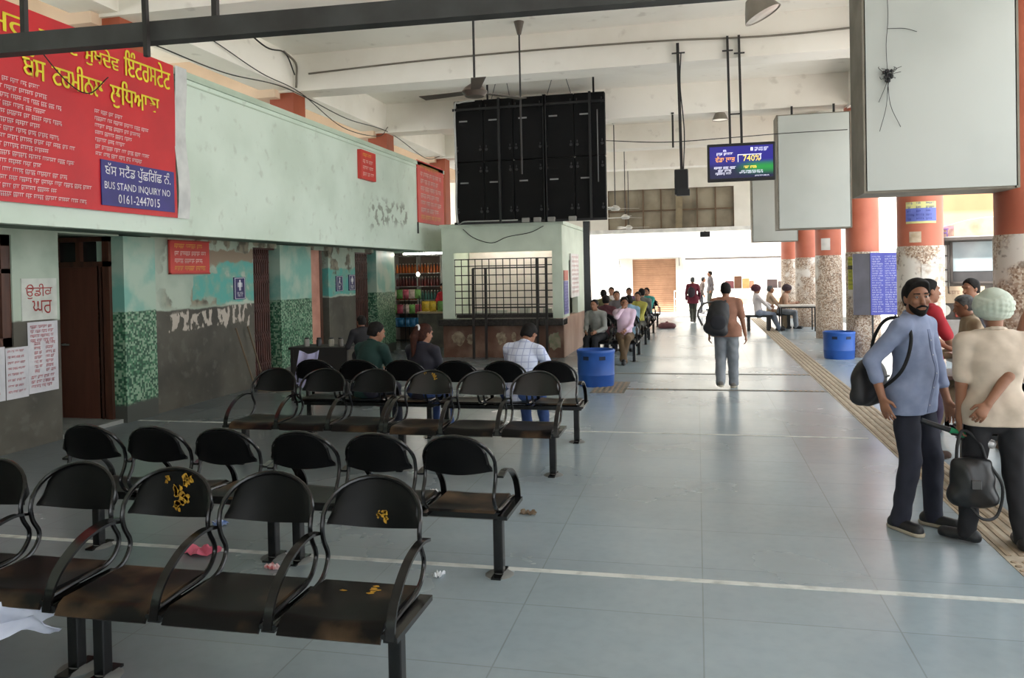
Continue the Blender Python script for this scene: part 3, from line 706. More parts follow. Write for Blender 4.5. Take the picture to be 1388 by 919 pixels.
# waiting-room plaque and paper notices by the door
s_ = thing('waiting_room_sign', 'pale plaque with red painted lettering between window and door', 'sign', (-7.28, 7.43, 1.42))
bx('panel', mat('plaque_white', (214,216,206), .6), 0, .012, 0, .5, 0, .47, s_)
mb = MB(); M = plane_M((.0145,0,0),(0,1,0),(0,0,1))
for t_, y0, y1, z0, z1 in (('ਉਡੀਕ',.05,.43,.24,.41),('ਘਰ',.14,.42,.07,.22)):
    v, f = text_mesh(t_, y1-y0, z1-z0); mb.add([M @ Matrix.Translation(((y0+y1)/2,(z0+z1)/2,0)) @ Vector(p) for p in v], f)
mb.build('lettering', mat('brush_red', (170,44,40), .6), s_, smooth=False)
mpap = mat('notice_paper', (214,212,214), .7, (196,194,198), 4); minkr = mat('red_ink', (190,70,80), .7)
for lb_, y0, y1, z0, z1, rws, cols in (('white paper notice with red columns of print beside the door',7.5,7.93,.6,1.4,14,2),('grey-white paper notice under the window edge',7.2,7.5,.58,1.14,8,1),('white paper notice partly cut off at the left picture edge',6.7,7.19,.58,1.16,8,1)):
    s_ = thing('paper_notice', lb_, 'notice', (-7.28, y0, z0)); a = y1-y0; b = z1-z0
    MB().grid(lambda u, v: (.006+.003*math.sin(5*u+3*v), u*a, v*b), 6, 6, .003).build('sheet', mpap, s_)
    mb = MB(); M = plane_M((.0125,0,0),(0,1,0),(0,0,1))
    for r_ in range(rws):
        if cols == 2 and 3 < r_ < 11:
            scribble(mb, M, a*.2, a*.45, b*(.95-r_*.9/rws), b*.04, rng); scribble(mb, M, a*.58, a*.9, b*(.95-r_*.9/rws), b*.04, rng)
        else: scribble(mb, M, a*.08, a*.85, b*(.93-r_*.9/rws), b*.042, rng)
    mb.build('lettering', minkr, s_, smooth=False)

# --- screens, speaker and lamps under the ceiling
mpole = mat('dark_pole', (40,36,34), .5)
tv = thing('television', 'flat television with blue and green advert hanging from two poles', 'television', (.68, 12.75, 3.46), 0)
a, b = 1.0, .58
MB().box(-a/2,a/2,0,.07,-b/2,b/2,bev=.01).build('casing', mblk2, tv)
mscr = mat('tv_screen', (30,34,110), .3)
nd = Nd(mscr); tc = nd.N.new('ShaderNodeTexCoord'); sx = nd.N.new('ShaderNodeSeparateXYZ'); nd.L.new(tc.outputs['Object'], sx.inputs[0])
g_ = nd.math('MULTIPLY', nd.step(sx.outputs[2], .04, -.08), nd.step(sx.outputs[0], -.15, .25)); g2 = nd.math('MULTIPLY', g_, nd.step(sx.outputs[2], -.22, -.08))
c = nd.mix(nd.step(sx.outputs[2], .02, -.12), (40,36,140), (22,24,66)); c = nd.mix(g2, c, (40,150,70))
nd.L.new(c, nd.b.inputs['Base Color']); nd.L.new(c, nd.b.inputs['Emission Color']); nd.b.inputs['Emission Strength'].default_value = .2
bx('screen', mscr, -a/2+.035, a/2-.035, -.003, .001, -b/2+.05, b/2-.045, tv)
def emat(n_, c_): return mat(n_, c_, .5, emit=c_, es=.6)
def tvt(name, m, items):
    mb = MB(); M = plane_M((0,-.006,0),(1,0,0),(0,0,1))
    for it in items:
        if it[0] == 's': scribble(mb, M, *it[1:], rng)
        elif it[0] == 'r': mb.add([M @ Vector(p) for p in ((it[1],it[3],0),(it[2],it[3],0),(it[2],it[4],0),(it[1],it[4],0))], [(0,1,2,3)])
        else:
            v, f = text_mesh(it[0], it[2]-it[1], it[4]-it[3]); mb.add([M @ Matrix.Translation(((it[1]+it[2])/2,(it[3]+it[4])/2,0)) @ Vector(p) for p in v], f)
    return mb.build(name, m, tv, smooth=False)
tvt('white_lettering', emat('tv_white', (225,225,240)), [('s',-.36,-.12,.13,.04),('s',-.26,-.22,.18,.03),('s',-.4,-.08,-.08,.036),('s',-.34,-.12,-.125,.036),('s',-.38,-.1,-.17,.036),('s',.2,.4,.2,.025),('s',.2,.4,.17,.025),('r',.14,.175,.165,.215),
    ('r',-.05,.3,.105,.115),('r',-.05,-.04,.0,.115),('r',.28,.29,.03,.115),('s',.0,.34,-.14,.02),('s',-.03,.32,-.165,.02),('s',.2,.4,-.215,.015)])
tvt('yellow_figures', emat('tv_yellow', (250,220,90)), [('740%',.03,.28,.01,.1),('s',.04,.22,-.08,.035)])
tvt('orange_lettering', emat('tv_orange', (250,170,80)), [('ਵੱਡਾ ਲਾਭ',-.38,-.09,.01,.1)])
for x in (-.17, .0):
    MB().bar((x+.02,.09,.1),(x-.0,.09,1.95),.035).build('pole', mpole, tv, smooth=False); MB().bar((x-.08,.06,1.72-(x+.17)*.3),(x+.08,.06,1.72-(x+.17)*.3),.02).build('clamp', mpole, tv, smooth=False)
MB().bar((-.16,.09,.75),(.01,.09,.75),.02).build('tie_bar', mpole, tv, smooth=False)
sp = thing('loudspeaker', 'small black loudspeaker hanging on a long pole left of the television', 'speaker', (-.21, 12.8, 3.0))
MB().box(-.11,.1,-.08,.1,.0,.39,bev=.01).build('cabinet', mblk2, sp); MB().box(-.08,.12,-.1,.0,-.02,.08,bev=.005).build('bracket', mblk2, sp)
bx('grille', mat('speaker_mesh', (34,34,35), .8), -.1, .09, -.084, -.08, .1, .37, sp)
MB().bar((0,.03,.38),(-.03,.03,2.36),.045).build('pole', mpole, sp, smooth=False); MB().bar((-.12,.0,2.2),(.08,.0,2.2),.02).build('clamp', mpole, sp, smooth=False)
MB().tube(curve([(.03,.0,.4),(.05,.0,1.0),(.0,.0,1.7),(.02,.0,2.2)]), .01, 6).build('cable', mblk2, sp)
mlamp = mat('lamp_grey', (150,142,130), .45, metal=.4); mglass = mat('lamp_glass', (210,206,196), .2)
def bay_lamp(label, loc, s, tilt=0.):
    t_ = thing('bay_lamp', label, 'lamp', loc); R = Matrix.Rotation(tilt, 4, 'Y')
    MB().lathe([(.05*s,.22*s),(.1*s,.2*s),(.15*s,.1*s),(.2*s,0),(.21*s,0),(.16*s,.11*s),(.1*s,.22*s),(.04*s,.24*s)], n=24, M=R).build('reflector', mlamp, t_)
    MB().lathe([(0,.02*s),(.19*s,.01*s)], n=24, M=R).build('lens', mglass, t_)
    return t_
l_ = bay_lamp('large grey bowl lamp at the top edge, near the nearest hoarding', (.72, 8.88, 4.50), .95, -.45); MB().bar((0,0,.16),(0,0,.6),.03).build('stem', mpole, l_, smooth=False)
l_ = bay_lamp('small grey lamp above the television', (.52, 17.35, 4.93), .8, 0); MB().bar((0,0,.18),(0,0,.2),.03).build('stem', mpole, l_, smooth=False)
j = thing('junction_box', 'small grey junction box on the ceiling near the bowl lamp', 'box', (-.33, 9.95, 5.38))
MB().box(-.11,.11,-.1,.1,0,.34,bev=.01).build('body', mat('box_grey', (150,144,134), .6), j); MB().box(-.115,.115,-.105,.105,.0,.02).build('cover', mat('box_grey2', (130,124,114), .6), j, smooth=False)
# fans
mfan = mat('fan_brown', (92,80,70), .45)
def fan(label, x, y, z, top, blade, rot, col, s=1., group=None):
    t_ = thing('ceiling_fan', label, 'fan', (x, y, z), rot, group)
    MB().lathe([(0,-.06*s),(.1*s,-.05*s),(.14*s,0),(.1*s,.05*s),(.04*s,.09*s),(0,.09*s)], n=20).build('motor', col, t_)
    for k_ in range(3):
        a_ = 2*PI*k_/3; M = Matrix.Rotation(a_, 4, 'Z')
        MB().grid(lambda u, v: tuple(M @ Vector((.12*s+u*blade, (v-.5)*(.1+.05*u)*s, .012*(v-.5)))), 6, 3, .006).build('blade', col, t_)
    MB().tube([(0,0,.08*s),(0,0,top-z-.06)], .013, 8).build('downrod', mpole, t_); MB().lathe([(.0,0),(.03,0),(.07,.1),(0,.1)], (0,0,top-z-.1), 16).build('canopy', col, t_)
    return t_
fan('brown ceiling fan with long blade in front of the display', -2.28, 8.3, 3.78, 5.72, .52, 2.95, mfan)
mfw = mat('fan_white', (226,222,214), .5)
fan('small white ceiling fan beside the display, nearest of the far fans', -2.05, 21.0, 3.45, 5.72, .5, .3, mfw, 1., 'far white ceiling fans')
fan('small white ceiling fan hanging second beside the display', -2.1, 24.6, 3.45, 5.72, .5, .8, mfw, 1., 'far white ceiling fans')
fan('white ceiling fan hanging farthest, just above the bright opening', -2.35, 28.9, 3.36, 5.72, .6, .1, mfw, 1., 'far white ceiling fans')
rd = thing('bare_downrod', 'bare ceiling fan rod hanging before the display without a fan', 'rod', (-2.62, 12.2, 5.72))
MB().lathe([(0,-.2),(.03,-.2),(.08,0),(0,0)], n=16).build('canopy', mfan, rd); MB().tube([(0,0,-.15),(0,0,-2.35)], .014, 8).build('shaft', mpole, rd)
rd = thing('hanging_bar', 'short dark bar hanging left of the television', 'rod', (-.45, 17.25, 4.4)); bx('shaft', mpole, -.02, .02, -.02, .02, 0, .72, rd); bx('hook', mpole, -.03,.03,-.03,.03,.7,.73,rd)
# the dark steel channel slung across the hall near the camera
ch = thing('cable_channel', 'long dark steel channel slung across the top of the picture', 'channel', (0, 4.5, 3.3))
mch = mat('channel_grey', (62,62,60), .55, (46,44,42), 4)
MB().bar((-5.85,0,.15),(2.6,0,.03),.1,.125).build('channel', mch, ch, smooth=False)
for x in (-4.32, -2.9, -.2, 1.2): MB().bar((x,0,.1),(x,0,2.42),.035).build('hanger', mpole, ch, smooth=False)
MB().bar((-3.32,-.1,-.06),(-3.36,-.1,2.4),.03).build('hanger', mpole, ch, smooth=False)
# wires: bracket conduits on the beam and loose cable runs
mwire = mat('black_wire', (30,27,25), .6)
def wire(name, label, pts, r=.01, m=None):
    o_ = MB().tube(curve(pts, 8), r, 6).build(name, m or mwire); return tag(o_, label, 'cable' if 'conduit' not in name else 'conduit')
mcon = mat('conduit_grey', (126,118,106), .6)
wire('conduit_run', 'thin grey conduit along the face of the near ceiling beam', [(-6.5,12.84,5.36),(-4.5,12.84,5.42),(-2.4,12.84,5.44),(-.5,12.84,5.42),(1.2,12.84,5.36),(2.9,12.84,5.4)], .016, mcon)
wire('conduit_drop', 'grey conduit dropping down the left end of the near beam', [(-6.78,12.5,5.68),(-6.72,12.8,5.55),(-6.74,12.86,5.3),(-6.75,12.86,5.14)], .02, mcon)
wire('loose_wire', 'black wire sagging beneath the long left beam before the red stubs', [(-6.6,8.9,4.8),(-6.7,10.6,4.86),(-6.8,12.6,5.08),(-6.8,15.0,5.0),(-6.8,17.3,5.1),(-6.8,19.8,4.85),(-6.8,21.0,5.05)], .009)
wire('loose_wire', 'second black wire looping across the left beam face', [(-6.75,8.9,5.4),(-6.78,10.4,5.3),(-6.7,11.6,5.1),(-6.7,12.9,5.06),(-6.7,14.6,4.75),(-6.7,16.4,4.86),(-6.78,17.2,5.2)], .008)
wire('loose_wire', 'bundle wire curling over the top corner of the left beam', [(-6.7,9.3,5.68),(-6.5,10.4,5.6),(-6.6,11.6,5.5),(-6.7,12.4,5.62),(-6.74,12.8,5.35)], .013)
wire('span_wire', 'thin wire spanning from the display past the television to the hoardings', [(-1.8,16.8,4.55),(-.6,16.6,4.42),(.6,16.5,4.42),(1.7,16.7,4.48),(2.9,16.8,4.5)], .009)
wire('span_wire', 'thin hanging loop across the red route banner', [(-5.9,6.25,4.05),(-5.88,6.6,3.78),(-5.88,6.9,3.72),(-5.9,7.2,3.95)], .006)

# --- bins
mblue = mat('blue_plastic', (40,92,176), .45, (34,80,158), 3); mbl2 = mat('bin_dark', (24,40,70), .7)
def bin_(label, x, y, r, h):
    t_ = thing('drum_bin', label, 'bin', (x, y, 0), 0, None)
    MB().lathe([(0,0),(r*.93,0),(r*.95,.02),(r*.98,h*.3),(r*1.0,h*.32),(r*.98,h*.35),(r,h*.9),(r*1.03,h*.93),(r*1.03,h*.97),(r,h),(r*.95,h),(r*.95,h*.9),(r*.9,.05),(0,.05)], n=36).build('drum', mblue, t_)
    MB().lathe([(0,h*.62),(r*.94,h*.62)], n=24).build('litter_fill', mbl2, t_)
    for a_ in (-2.0, -1.1):
        M = Matrix.Rotation(a_, 4, 'Z'); MB().box(r*.985,r*1.012,-.05,.05,h*.74,h*.84,M=M).build('hand_slot', mbl2, t_, smooth=False)
bin_('blue plastic drum bin in front of the kiosk corner', -1.62, 12.95, .3, .58); bin_('blue plastic drum bin beside the third column', 2.74, 17.12, .3, .54)
# --- notices on the columns
def colpanel(name, label, m, x0, x1, y, z0, z1, rot=0., ink=None, rws=0, th=.02, cols=1):
    t_ = thing(name, label, 'notice', (x0, y, z0), rot); a_ = x1-x0; b_ = z1-z0
    bx('panel', m, 0, a_, 0, th, 0, b_, t_)
    if rws:
        mb = MB(); M = plane_M((0,-.003,0),(1,0,0),(0,0,1))
        for i in range(rws):
            for c_ in range(cols): scribble(mb, M, a_*(.06+c_*.94/cols), a_*((c_+.9)/cols), b_*(.94-i*.92/rws), b_/rws*.62, rng, bar=False)
        mb.build('lettering', ink, t_, smooth=False)
    return t_
mpb = mat('poster_blue', (58,62,150), .5, (70,76,166), 3); mpw = mat('poster_ink', (206,208,236), .5)
tb_ = colpanel('timetable_board', 'tall blue timetable board standing beside the third column', mpb, 3.34, 3.86, 17.1, .86, 2.09, .1, mpw, 24, .04, 2)
for x in (.03, .46): MB().box(x, x+.03, .04, .07, -.86, .9).build('post', mblk2, tb_, smooth=False)
class Arc:                                      # wraps a flat layout (x right, y up) round a column
    def __init__(s, cx, cy, r, a0, z0): s.a = (cx, cy, r, a0, z0)
    def __matmul__(s, v): cx, cy, r, a0, z0 = s.a; a_ = a0+v[0]/r; r += v[2]; return Vector((cx+r*math.sin(a_), cy-r*math.cos(a_), z0+v[1]))
def wrap(name, label, m, cx, cy, r, a0, w_, z0, h_, ink=None, rws=0, cols=1, head=None):
    t_ = thing(name, label, 'notice', (0,0,0)); A = Arc(cx, cy, r, a0, z0)
    MB().grid(lambda u, v: tuple(A @ (u*w_, v*h_, .004)), 14, 2, .006).build('sheet', m, t_)
    if head: MB().grid(lambda u, v: tuple(A @ (u*w_, h_*(head[0]+v*head[1]), .009)), 14, 2, .002).build('heading_band', head[2], t_)
    if rws:
        mb = MB(); A2 = Arc(cx, cy, r+.0125, a0, z0)
        for q in range(rws):
            for c_ in range(cols): scribble(mb, A2, w_*(.06+c_*.94/cols), w_*((c_+.88)/cols), h_*(.94-q*.9/rws), h_/rws*.6, rng, bar=False)
        mb.build('lettering', ink, t_, smooth=False)
    return t_
colpanel('steel_board', 'dark steel board fixed to the third column beside the timetable', mat('dark_panel', (70,68,78), .35, (48,46,54), 2), 3.02, 3.34, 17.12, .86, 2.08, -.02, None, 0, .05)
MB().box(.2,.27,.05,.106,.3,.4).box(.2,.27,.05,.106,.9,1.0).build('bracket', mblk2, bpy.data.objects['steel_board'], smooth=False)
wrap('yellow_notice', 'yellow notice with dark band on the third column', mat('notice_yellow', (200,196,70), .6), 3.28, 17.55, .325, -1.15, .26, 1.36, .66, mat('ink_green', (110,120,40), .6), 7, 1, (.62,.12,mat('band_dark', (84,76,60), .6)))
wrap('route_poster', 'blue and yellow poster high on the second column', mat('poster_cream', (226,222,150), .5), 3.28, 13.2, .315, -.85, .42, 2.45, .32, mat('poster_ink2', (60,66,150), .5), 5, 3, (.1,.6,mat('poster_blue2', (112,124,206), .5)))
wrap('torn_poster', 'torn scrap of cream poster on the red paint of the second column', mat('torn_cream', (216,200,176), .7, (190,168,140), 9), 3.28, 13.2, .315, -.7, .16, 2.17, .16)
wrap('torn_poster', 'torn white poster scrap on the fourth column', mat('torn_white', (226,222,214), .7), 3.28, 21.9, .315, -.7, .22, 2.25, .3)
wrap('column_bill', 'faded peeling white bill on the marble chip face of the second column', mat('bill_white', (222,216,208), .7, (176,156,136), 7, lo=.45, hi=.6), 3.28, 13.2, .325, -.2, .34, 1.1, .75)
# litter on the floor
def scrap(name, label, m, x, y, rx, ry, h, seed):
    r_ = random.Random(seed)
    def fn(u, v):
        a_ = (u-.5)*2; b_ = (v-.5)*2
        return x+a_*rx*(1+.3*math.sin(5*b_+seed)), y+b_*ry*(1+.3*math.sin(4*a_+seed)), .003+h*abs(math.sin(a_*4+seed)*math.cos(b_*3+seed*2))
    return tag(MB().grid(fn, 10, 10, .002).build(name, m), label, 'litter')
scrap('cloth_scrap', 'crumpled pink cloth scrap on the floor behind the nearest bench', mat('pink_cloth', (232,120,140), .8, (210,96,120), 8), -3.29, 4.78, .12, .07, .05, 1)
scrap('wrapper', 'small blue wrapper on the floor between the first two rows', mat('blue_foil', (70,110,180), .4, (180,190,210), 20), -3.52, 5.35, .05, .035, .03, 2)
scrap('wrapper', 'red and white wrapper beside the double legs of the second row', mat('red_foil', (200,60,60), .4, (220,220,220), 18), -2.66, 4.6, .04, .03, .03, 3)
scrap('paper_scrap', 'tiny white paper scrap on the white line near the bench foot', mat('white_scrap', (226,228,230), .7), -1.57, 4.66, .025, .03, .03, 4)
scrap('paper_scrap', 'brown scrap on the open floor right of the second row', mat('brown_scrap', (110,92,72), .7), -1.29, 5.98, .05, .03, .03, 5)
scrap('paper_scrap', 'tiny white scrap between the second and third rows', mat('white_scrap2', (220,220,216), .7), -2.2, 7.0-.55, .03, .03, .03, 6)
scrap('paper_scrap', 'tiny green wrapper behind the second row backrests', mat('green_scrap', (110,160,120), .6), -2.9, 6.3, .03, .03, .03, 7)
# polythene bag hanging under the front-left bench
mbag = mat('white_polythene', (206,210,226), .35, (180,186,206), 5)
def bg_(u, v): return (-2.84-.62*(1-u)+.05*math.sin(9*v), 2.99-.05*math.sin(6*u)+.02*v, .385-(.15*v)*(.25+.75*math.sin(PI*(.25+.6*u)))+.02*math.sin(14*u+5*v))
tag(MB().grid(bg_, 20, 10, .004).build('polythene_bag', mbag), 'white polythene bag hanging below the seats of the cut-off front bench', 'bag')
for i, (x, y) in enumerate(((-4.25, 7.02), (-2.62, 7.05))):
    bt = thing('plastic_cup', ('clear crumpled plastic cup on the floor behind the left of the second row', 'clear crumpled plastic cup on the floor behind the right of the second row')[i], 'cup', (x, y-1.0, 0))
    mg = mat('clear_plastic', (200,205,205), .1); mg.node_tree.nodes['Principled BSDF'].inputs['Transmission Weight'].default_value = .85
    MB().lathe([(.035,.0),(.05,.1),(.047,.1),(.033,.004)], n=20).build('cup_wall', mg, bt)
    MB().lathe([(.049,.098),(.053,.1),(.049,.104)], n=20).build('rim', mg, bt)
# ================================================================ outside
mfar = mat('far_whitewash', (236,232,224), .85, (222,216,204), .8, world=True)
for x0, x1, z0, z1 in ((-14,-2.75,-.02,6.5),(-.9,-.55,-.02,2.3),(-2.75,9.5,2.3,6.5),(4.3,9.5,-.02,2.3)):
    struct(bx('wall_far', mfar, x0, x1, 35.4, 35.7, z0, z1))
struct(bx('wall_far_shop', mfar, -.55, 4.3, 38.5, 38.6, -.02, 2.6))
sh = struct(bx('door_3', mat('shutter_tan', (176,134,104), .5, (150,112,86), 2, stretch=(.2,.2,6)), -2.75, -.9, 35.52, 35.56, 0, 2.3))
mb = MB()
for k_ in range(26): mb.box(-2.75, -.9, 35.5, 35.52, .03+k_*.088, .085+k_*.088)
mb.build('shutter_slat', mat('shutter_tan2', (190,146,114), .5, (164,124,96), 3), sh, smooth=False)
aw = thing('awning', 'thin grey awning above the tan roller shutter', 'awning', (-3.35, 34.9, 2.34)); bx('canopy_sheet', mat('awning_grey', (150,150,150), .6), 0, 2.7, 0, .5, 0, .05, aw)
for x in (.05, 2.6): MB().bar((x,.02,0),(x,.5,-.35),.03).build('bracket', mat('bracket_grey', (110,110,110), .6), aw, smooth=False)
aw = thing('awning', 'long thin awning over the far market stalls', 'awning', (-.5, 34.6, 2.25)); bx('canopy_sheet', mat('awning_white', (214,212,208), .7), 0, 4.4, 0, .8, 0, .05, aw); bx('front_rail', mat('rail_dark', (90,84,80), .6), 0, 4.4, -.02, 0, -.03, .06, aw)
for i, (x, w_, h_, c_, lb_) in enumerate(((.75,1.6,.95,(232,226,220),'long white stall counter at the far end of the hall'),(2.75,1.3,.95,(228,222,214),'white stall counter at far right beyond the turbaned man'))):
    t_ = thing('stall_counter', lb_, 'counter', (x, 34.9, -.02)); bx('front_panel', mat('counter_pale', c_, .7), 0, w_, 0, .05, 0, h_, t_); bx('counter_top', mat('counter_top', (214,206,200), .5), -.04, w_+.04, -.06, .7, h_, h_+.05, t_)
    bx('stripe', mat('counter_orange', (224,170,130), .6), .1, w_-.2, -.006, 0, .35, .6, t_)
gi = [((124,70,74),1.15,.35,.3,'maroon'),((110,74,54),1.52,.3,.5,'dark brown'),((214,170,110),1.85,.28,.4,'yellowish'),((220,150,120),2.15,.16,.3,'orange'),((96,80,78),2.85,.4,.34,'dark grey'),((120,104,100),3.3,.3,.26,'grey'),((80,72,76),3.65,.16,.5,'narrow black')]
for c_, x, w_, h_, nm in gi:
    t_ = thing('goods_carton', nm+' carton on the far stall counters', 'box', (x, 35.1, .985))
    MB().box(0, w_, 0, .3, 0, h_, bev=.01).build('carton', mat('carton', c_, .8), t_); bx('lid_flap', mat('carton_flap', tuple(int(v*.9) for v in c_), .8), .02, w_-.02, -.01, .3, h_, h_+.012, t_)
sg = thing('small_dark_sign', 'small dark sign plate above the bright far opening', 'sign', (.12, 30.32, 3.0)); bx('plate', mblk2, 0, .36, 0, .03, 0, .2, sg); bx('hanger', mblk2, .16,.2,.01,.03,.2,.35,sg)
rk = thing('white_rack', 'small white wire rack standing by the far shutter', 'rack', (-.95, 34.2, -.02))
for x in (0,.4):
    for y in (0,.3): MB().bar((x,y,0),(x,y,.95),.025).build('post', mat('rack_white', (200,200,200), .5), rk, smooth=False)
for z in (.3,.6,.93): bx('shelf', mat('rack_white2', (220,220,220), .5), -.01,.41,-.01,.31,z,z+.03,rk)

# --- bus nosing into the bay
bus = thing('bus', 'grey-brown bus with cream roof dome nosing in behind the columns', 'bus', (4.93, 19.0, -.3), -.33)
mbus = mat('bus_grey', (84,78,72), .6, (66,60,56), 2); mcrm = mat('bus_cream', (168,148,124), .6, (140,116,94), 3, lo=.5, hi=.75); mtr = mat('bus_trim', (74,68,64), .5)
mb = MB(); mb.box(0,2.45,.0,7.5,.45,2.72,bev=.06); mb.build('body', mbus, bus)
MB().grid(lambda u, v: (u*2.45, -.03+v*7.5, 2.7+.42*math.sin(PI*u)**.5*(1 if v > .02 else .75)), 24, 24, .02).build('roof', mcrm, bus)
MB().prism([(.0,2.7)]+[(2.45*u/20, 2.7+.40*max(0,math.sin(PI*u/20))**.5) for u in range(1,20)]+[(2.45,2.7)], .05, Matrix.Translation((0,-.05,0))).build('roof_dome', mcrm, bus, smooth=False)
MB().box(-.02,2.47,-.16,.02,2.62,2.72,bev=.02).build('visor', mtr, bus)
mws = mat('windscreen', (130,142,146), .12, (156,166,168), 1.5, spec=.8)
for x in (.42, 1.27):
    MB().box(x,x+.78,-.02,.0,1.98,2.6).build('windscreen', mws, bus, smooth=False)
    mb = MB()
    for a_ in ((x-.05,x,1.72,2.65),(x+.78,x+.83,1.72,2.65),(x-.05,x+.83,2.6,2.65),(x-.05,x+.83,1.72,1.76)): mb.box(a_[0],a_[1],-.035,.0,a_[2],a_[3])
    mb.build('windscreen_frame', mtr, bus, smooth=False)
    bx('dash_panel', mat('dash_dark', (52,50,50), .6), x, x+.78, -.015, 0, 1.76, 1.98, bus)
mb = MB()
for k_ in range(4): mb.box(.03+k_*.095,.06+k_*.095,-.03,0,1.5,2.55)
for z in (1.75,2.0,2.3): mb.box(.03,.34,-.025,0,z,z+.03)
mb.build('side_bars', mtr, bus, smooth=False); bx('side_pane', mat('pane_pale', (206,204,196), .3), .02,.35,-.01,0,1.52,2.54,bus)
nb = bx('name_board', mat('board_pink', (214,150,168), .6), -.02,.45,-.05,-.02,2.66,2.96,bus)
mb = MB(); put_text(mb, 'ਅਸ', plane_M((.2,-.053,2.81),(1,0,0),(0,0,1)), .3, .18); mb.build('lettering', mat('board_purple', (96,70,130), .6), nb, smooth=False)
bx('cream_panel', mcrm, .25,1.0,-.03,0,1.3,1.66,bus); mb = MB(); scribble(mb, plane_M((0,-.033,0),(1,0,0),(0,0,1)), .35, .9, 1.52, .09, rng); mb.build('panel_lettering', mat('panel_ink', (150,120,100), .7), bus, smooth=False)
bx('white_plate', mat('plate_white', (210,208,200), .6), .02,.2,-.03,0,1.3,1.62,bus)
MB().box(.45,.72,-.06,0,1.0,1.16,bev=.02).build('red_lamp', mat('lamp_red', (176,80,66), .4), bus); MB().box(.1,2.4,-.12,.0,.55,.95,bev=.03).build('bumper', mat('bumper_grey', (150,146,142), .5), bus)
for x in (.25, 2.2): MB().lathe([(.0,-.02),(.1,-.02),(.12,.02),(.12,.06),(0,.06)], (x,-.05,1.15), 20, Matrix.Rotation(PI/2,4,'X')).build('headlamp', mglass, bus)
for x in (.18, 2.0):
    for y in (1.4, 5.6): MB().lathe([(.2,0),(.45,0),(.5,.05),(.5,.22),(.45,.27),(0,.27)], (x,y,.5), 28, Matrix.Rotation(PI/2,4,'Y')).build('wheel', mblk2, bus)
# --- building beyond the bay
bd = thing('building', 'peach and white building beyond the bus bay', 'building', (8.6, 42, -.3))
bx('wall', mat('peach_render', (196,150,112), .85, (184,138,102), .6), 0, 5.4, 0, 6, 0, 9, bd); bx('wall', mfar, 5.4, 14, -.2, 6, 0, 9, bd)
bx('ledge', mfar, -.1, 5.4, -.4, 0, 5.9, 6.1, bd); bx('ledge', mfar, -.1, 5.4, -.4, 0, 3.2, 3.4, bd); bx('roof', mat('roof_grey', (170,164,156), .9), -.2, 14.2, -.4, 6.2, 9, 9.2, bd)
for i in range(3):
    for z in (1.2, 4.2, 7.0):
        f_ = bx('window', mat('window_brown', (130,104,86), .6), 5.9+i*2.4, 7.1+i*2.4, -.24, -.2, z, z+1.4, bd); bx('pane', mat('pane_grey', (110,120,124), .2), 6.0+i*2.4, 7.0+i*2.4, -.25, -.24, z+.1, z+1.3, f_)

# --- corner shop under the far end of the parapet
mshf = mat('shelf_white', (206,202,194), .6)
su = thing('shop_shelf', 'white shop shelving full of coloured bottles behind the wire rack', 'shelf', (-8.15, 20.9, 0))
for z in (.75, 1.12, 1.5, 1.86, 2.34): bx('shelf_board', mshf, 0, 1.35, 0, .3, z, z+.025, su)
for x in (0, .65, 1.33): bx('upright', mshf, x, x+.025, 0, .3, 0, 2.4, su)
bx('back_panel', mat('shelf_back', (120,104,92), .8), 0, 1.35, .3, .31, 0, 2.4, su)
rowc = {1.86: ((216,120,60),(206,96,48)), 1.5: ((96,36,40),(120,50,46)), 1.12: ((190,90,50),(70,120,110)), .75: ((140,60,56),(120,70,60))}
bm_ = {}
def bottle_mesh(c_):
    if c_ not in bm_:
        bm_[c_] = (MB().lathe([(0,0),(.034,0),(.036,.01),(.036,.15),(.016,.2),(.014,.235),(0,.235)], n=10).mesh('bottle', mat('bottle', c_, .25)), MB().lathe([(.017,.235),(.017,.262),(0,.262)], n=10).mesh('cap', mat('cap', (220,214,200), .5)))
    return bm_[c_]
nmz = {1.86:('orange','top'),1.5:('dark red','second'),1.12:('orange or green','third'),.75:('reddish','lowest')}
for z, cs in rowc.items():
    for q in range(15):
        if z == 1.12: c_ = cs[0] if q < 7 else cs[1]; nm = 'orange' if q < 7 else 'green'
        else: c_ = cs[q % 2]; nm = nmz[z][0]
        a_, b2 = bottle_mesh(c_); o = bpy.data.objects.new('bottle', a_); C.objects.link(o); o.location = (-8.09+q*.088+(.02 if q > 6 else 0), 20.98, z+.025)
        tag(o, '%s bottle on the %s shelf of the corner shop' % (nm, nmz[z][1]), 'bottle', '%s bottles on the %s shop shelf' % (nm, nmz[z][1]))
        c2 = bpy.data.objects.new('cap', b2); C.objects.link(c2); c2.parent = o
wr = thing('wire_rack', 'black wire rack of snack packets at the shop front', 'rack', (-8.0, 20.1, 0))
mb = MB()
for x in (0, .45, .85):
    for y in (0, .3): MB().bar((x,y,0),(x,y,1.3),.02).build('post', mblk2, wr, smooth=False)
for z in (.1,.45,.8,1.2):
    mb = MB()
    for q in range(6): mb.bar((0,q*.06,z),(.85,q*.06,z),.008)
    mb.build('wire_shelf', mblk2, wr, smooth=False)
pkc = [((214,190,180),'cream'),((226,190,60),'yellow'),((120,170,90),'green'),((60,130,180),'blue'),((200,90,110),'pink'),((230,230,224),'white')]
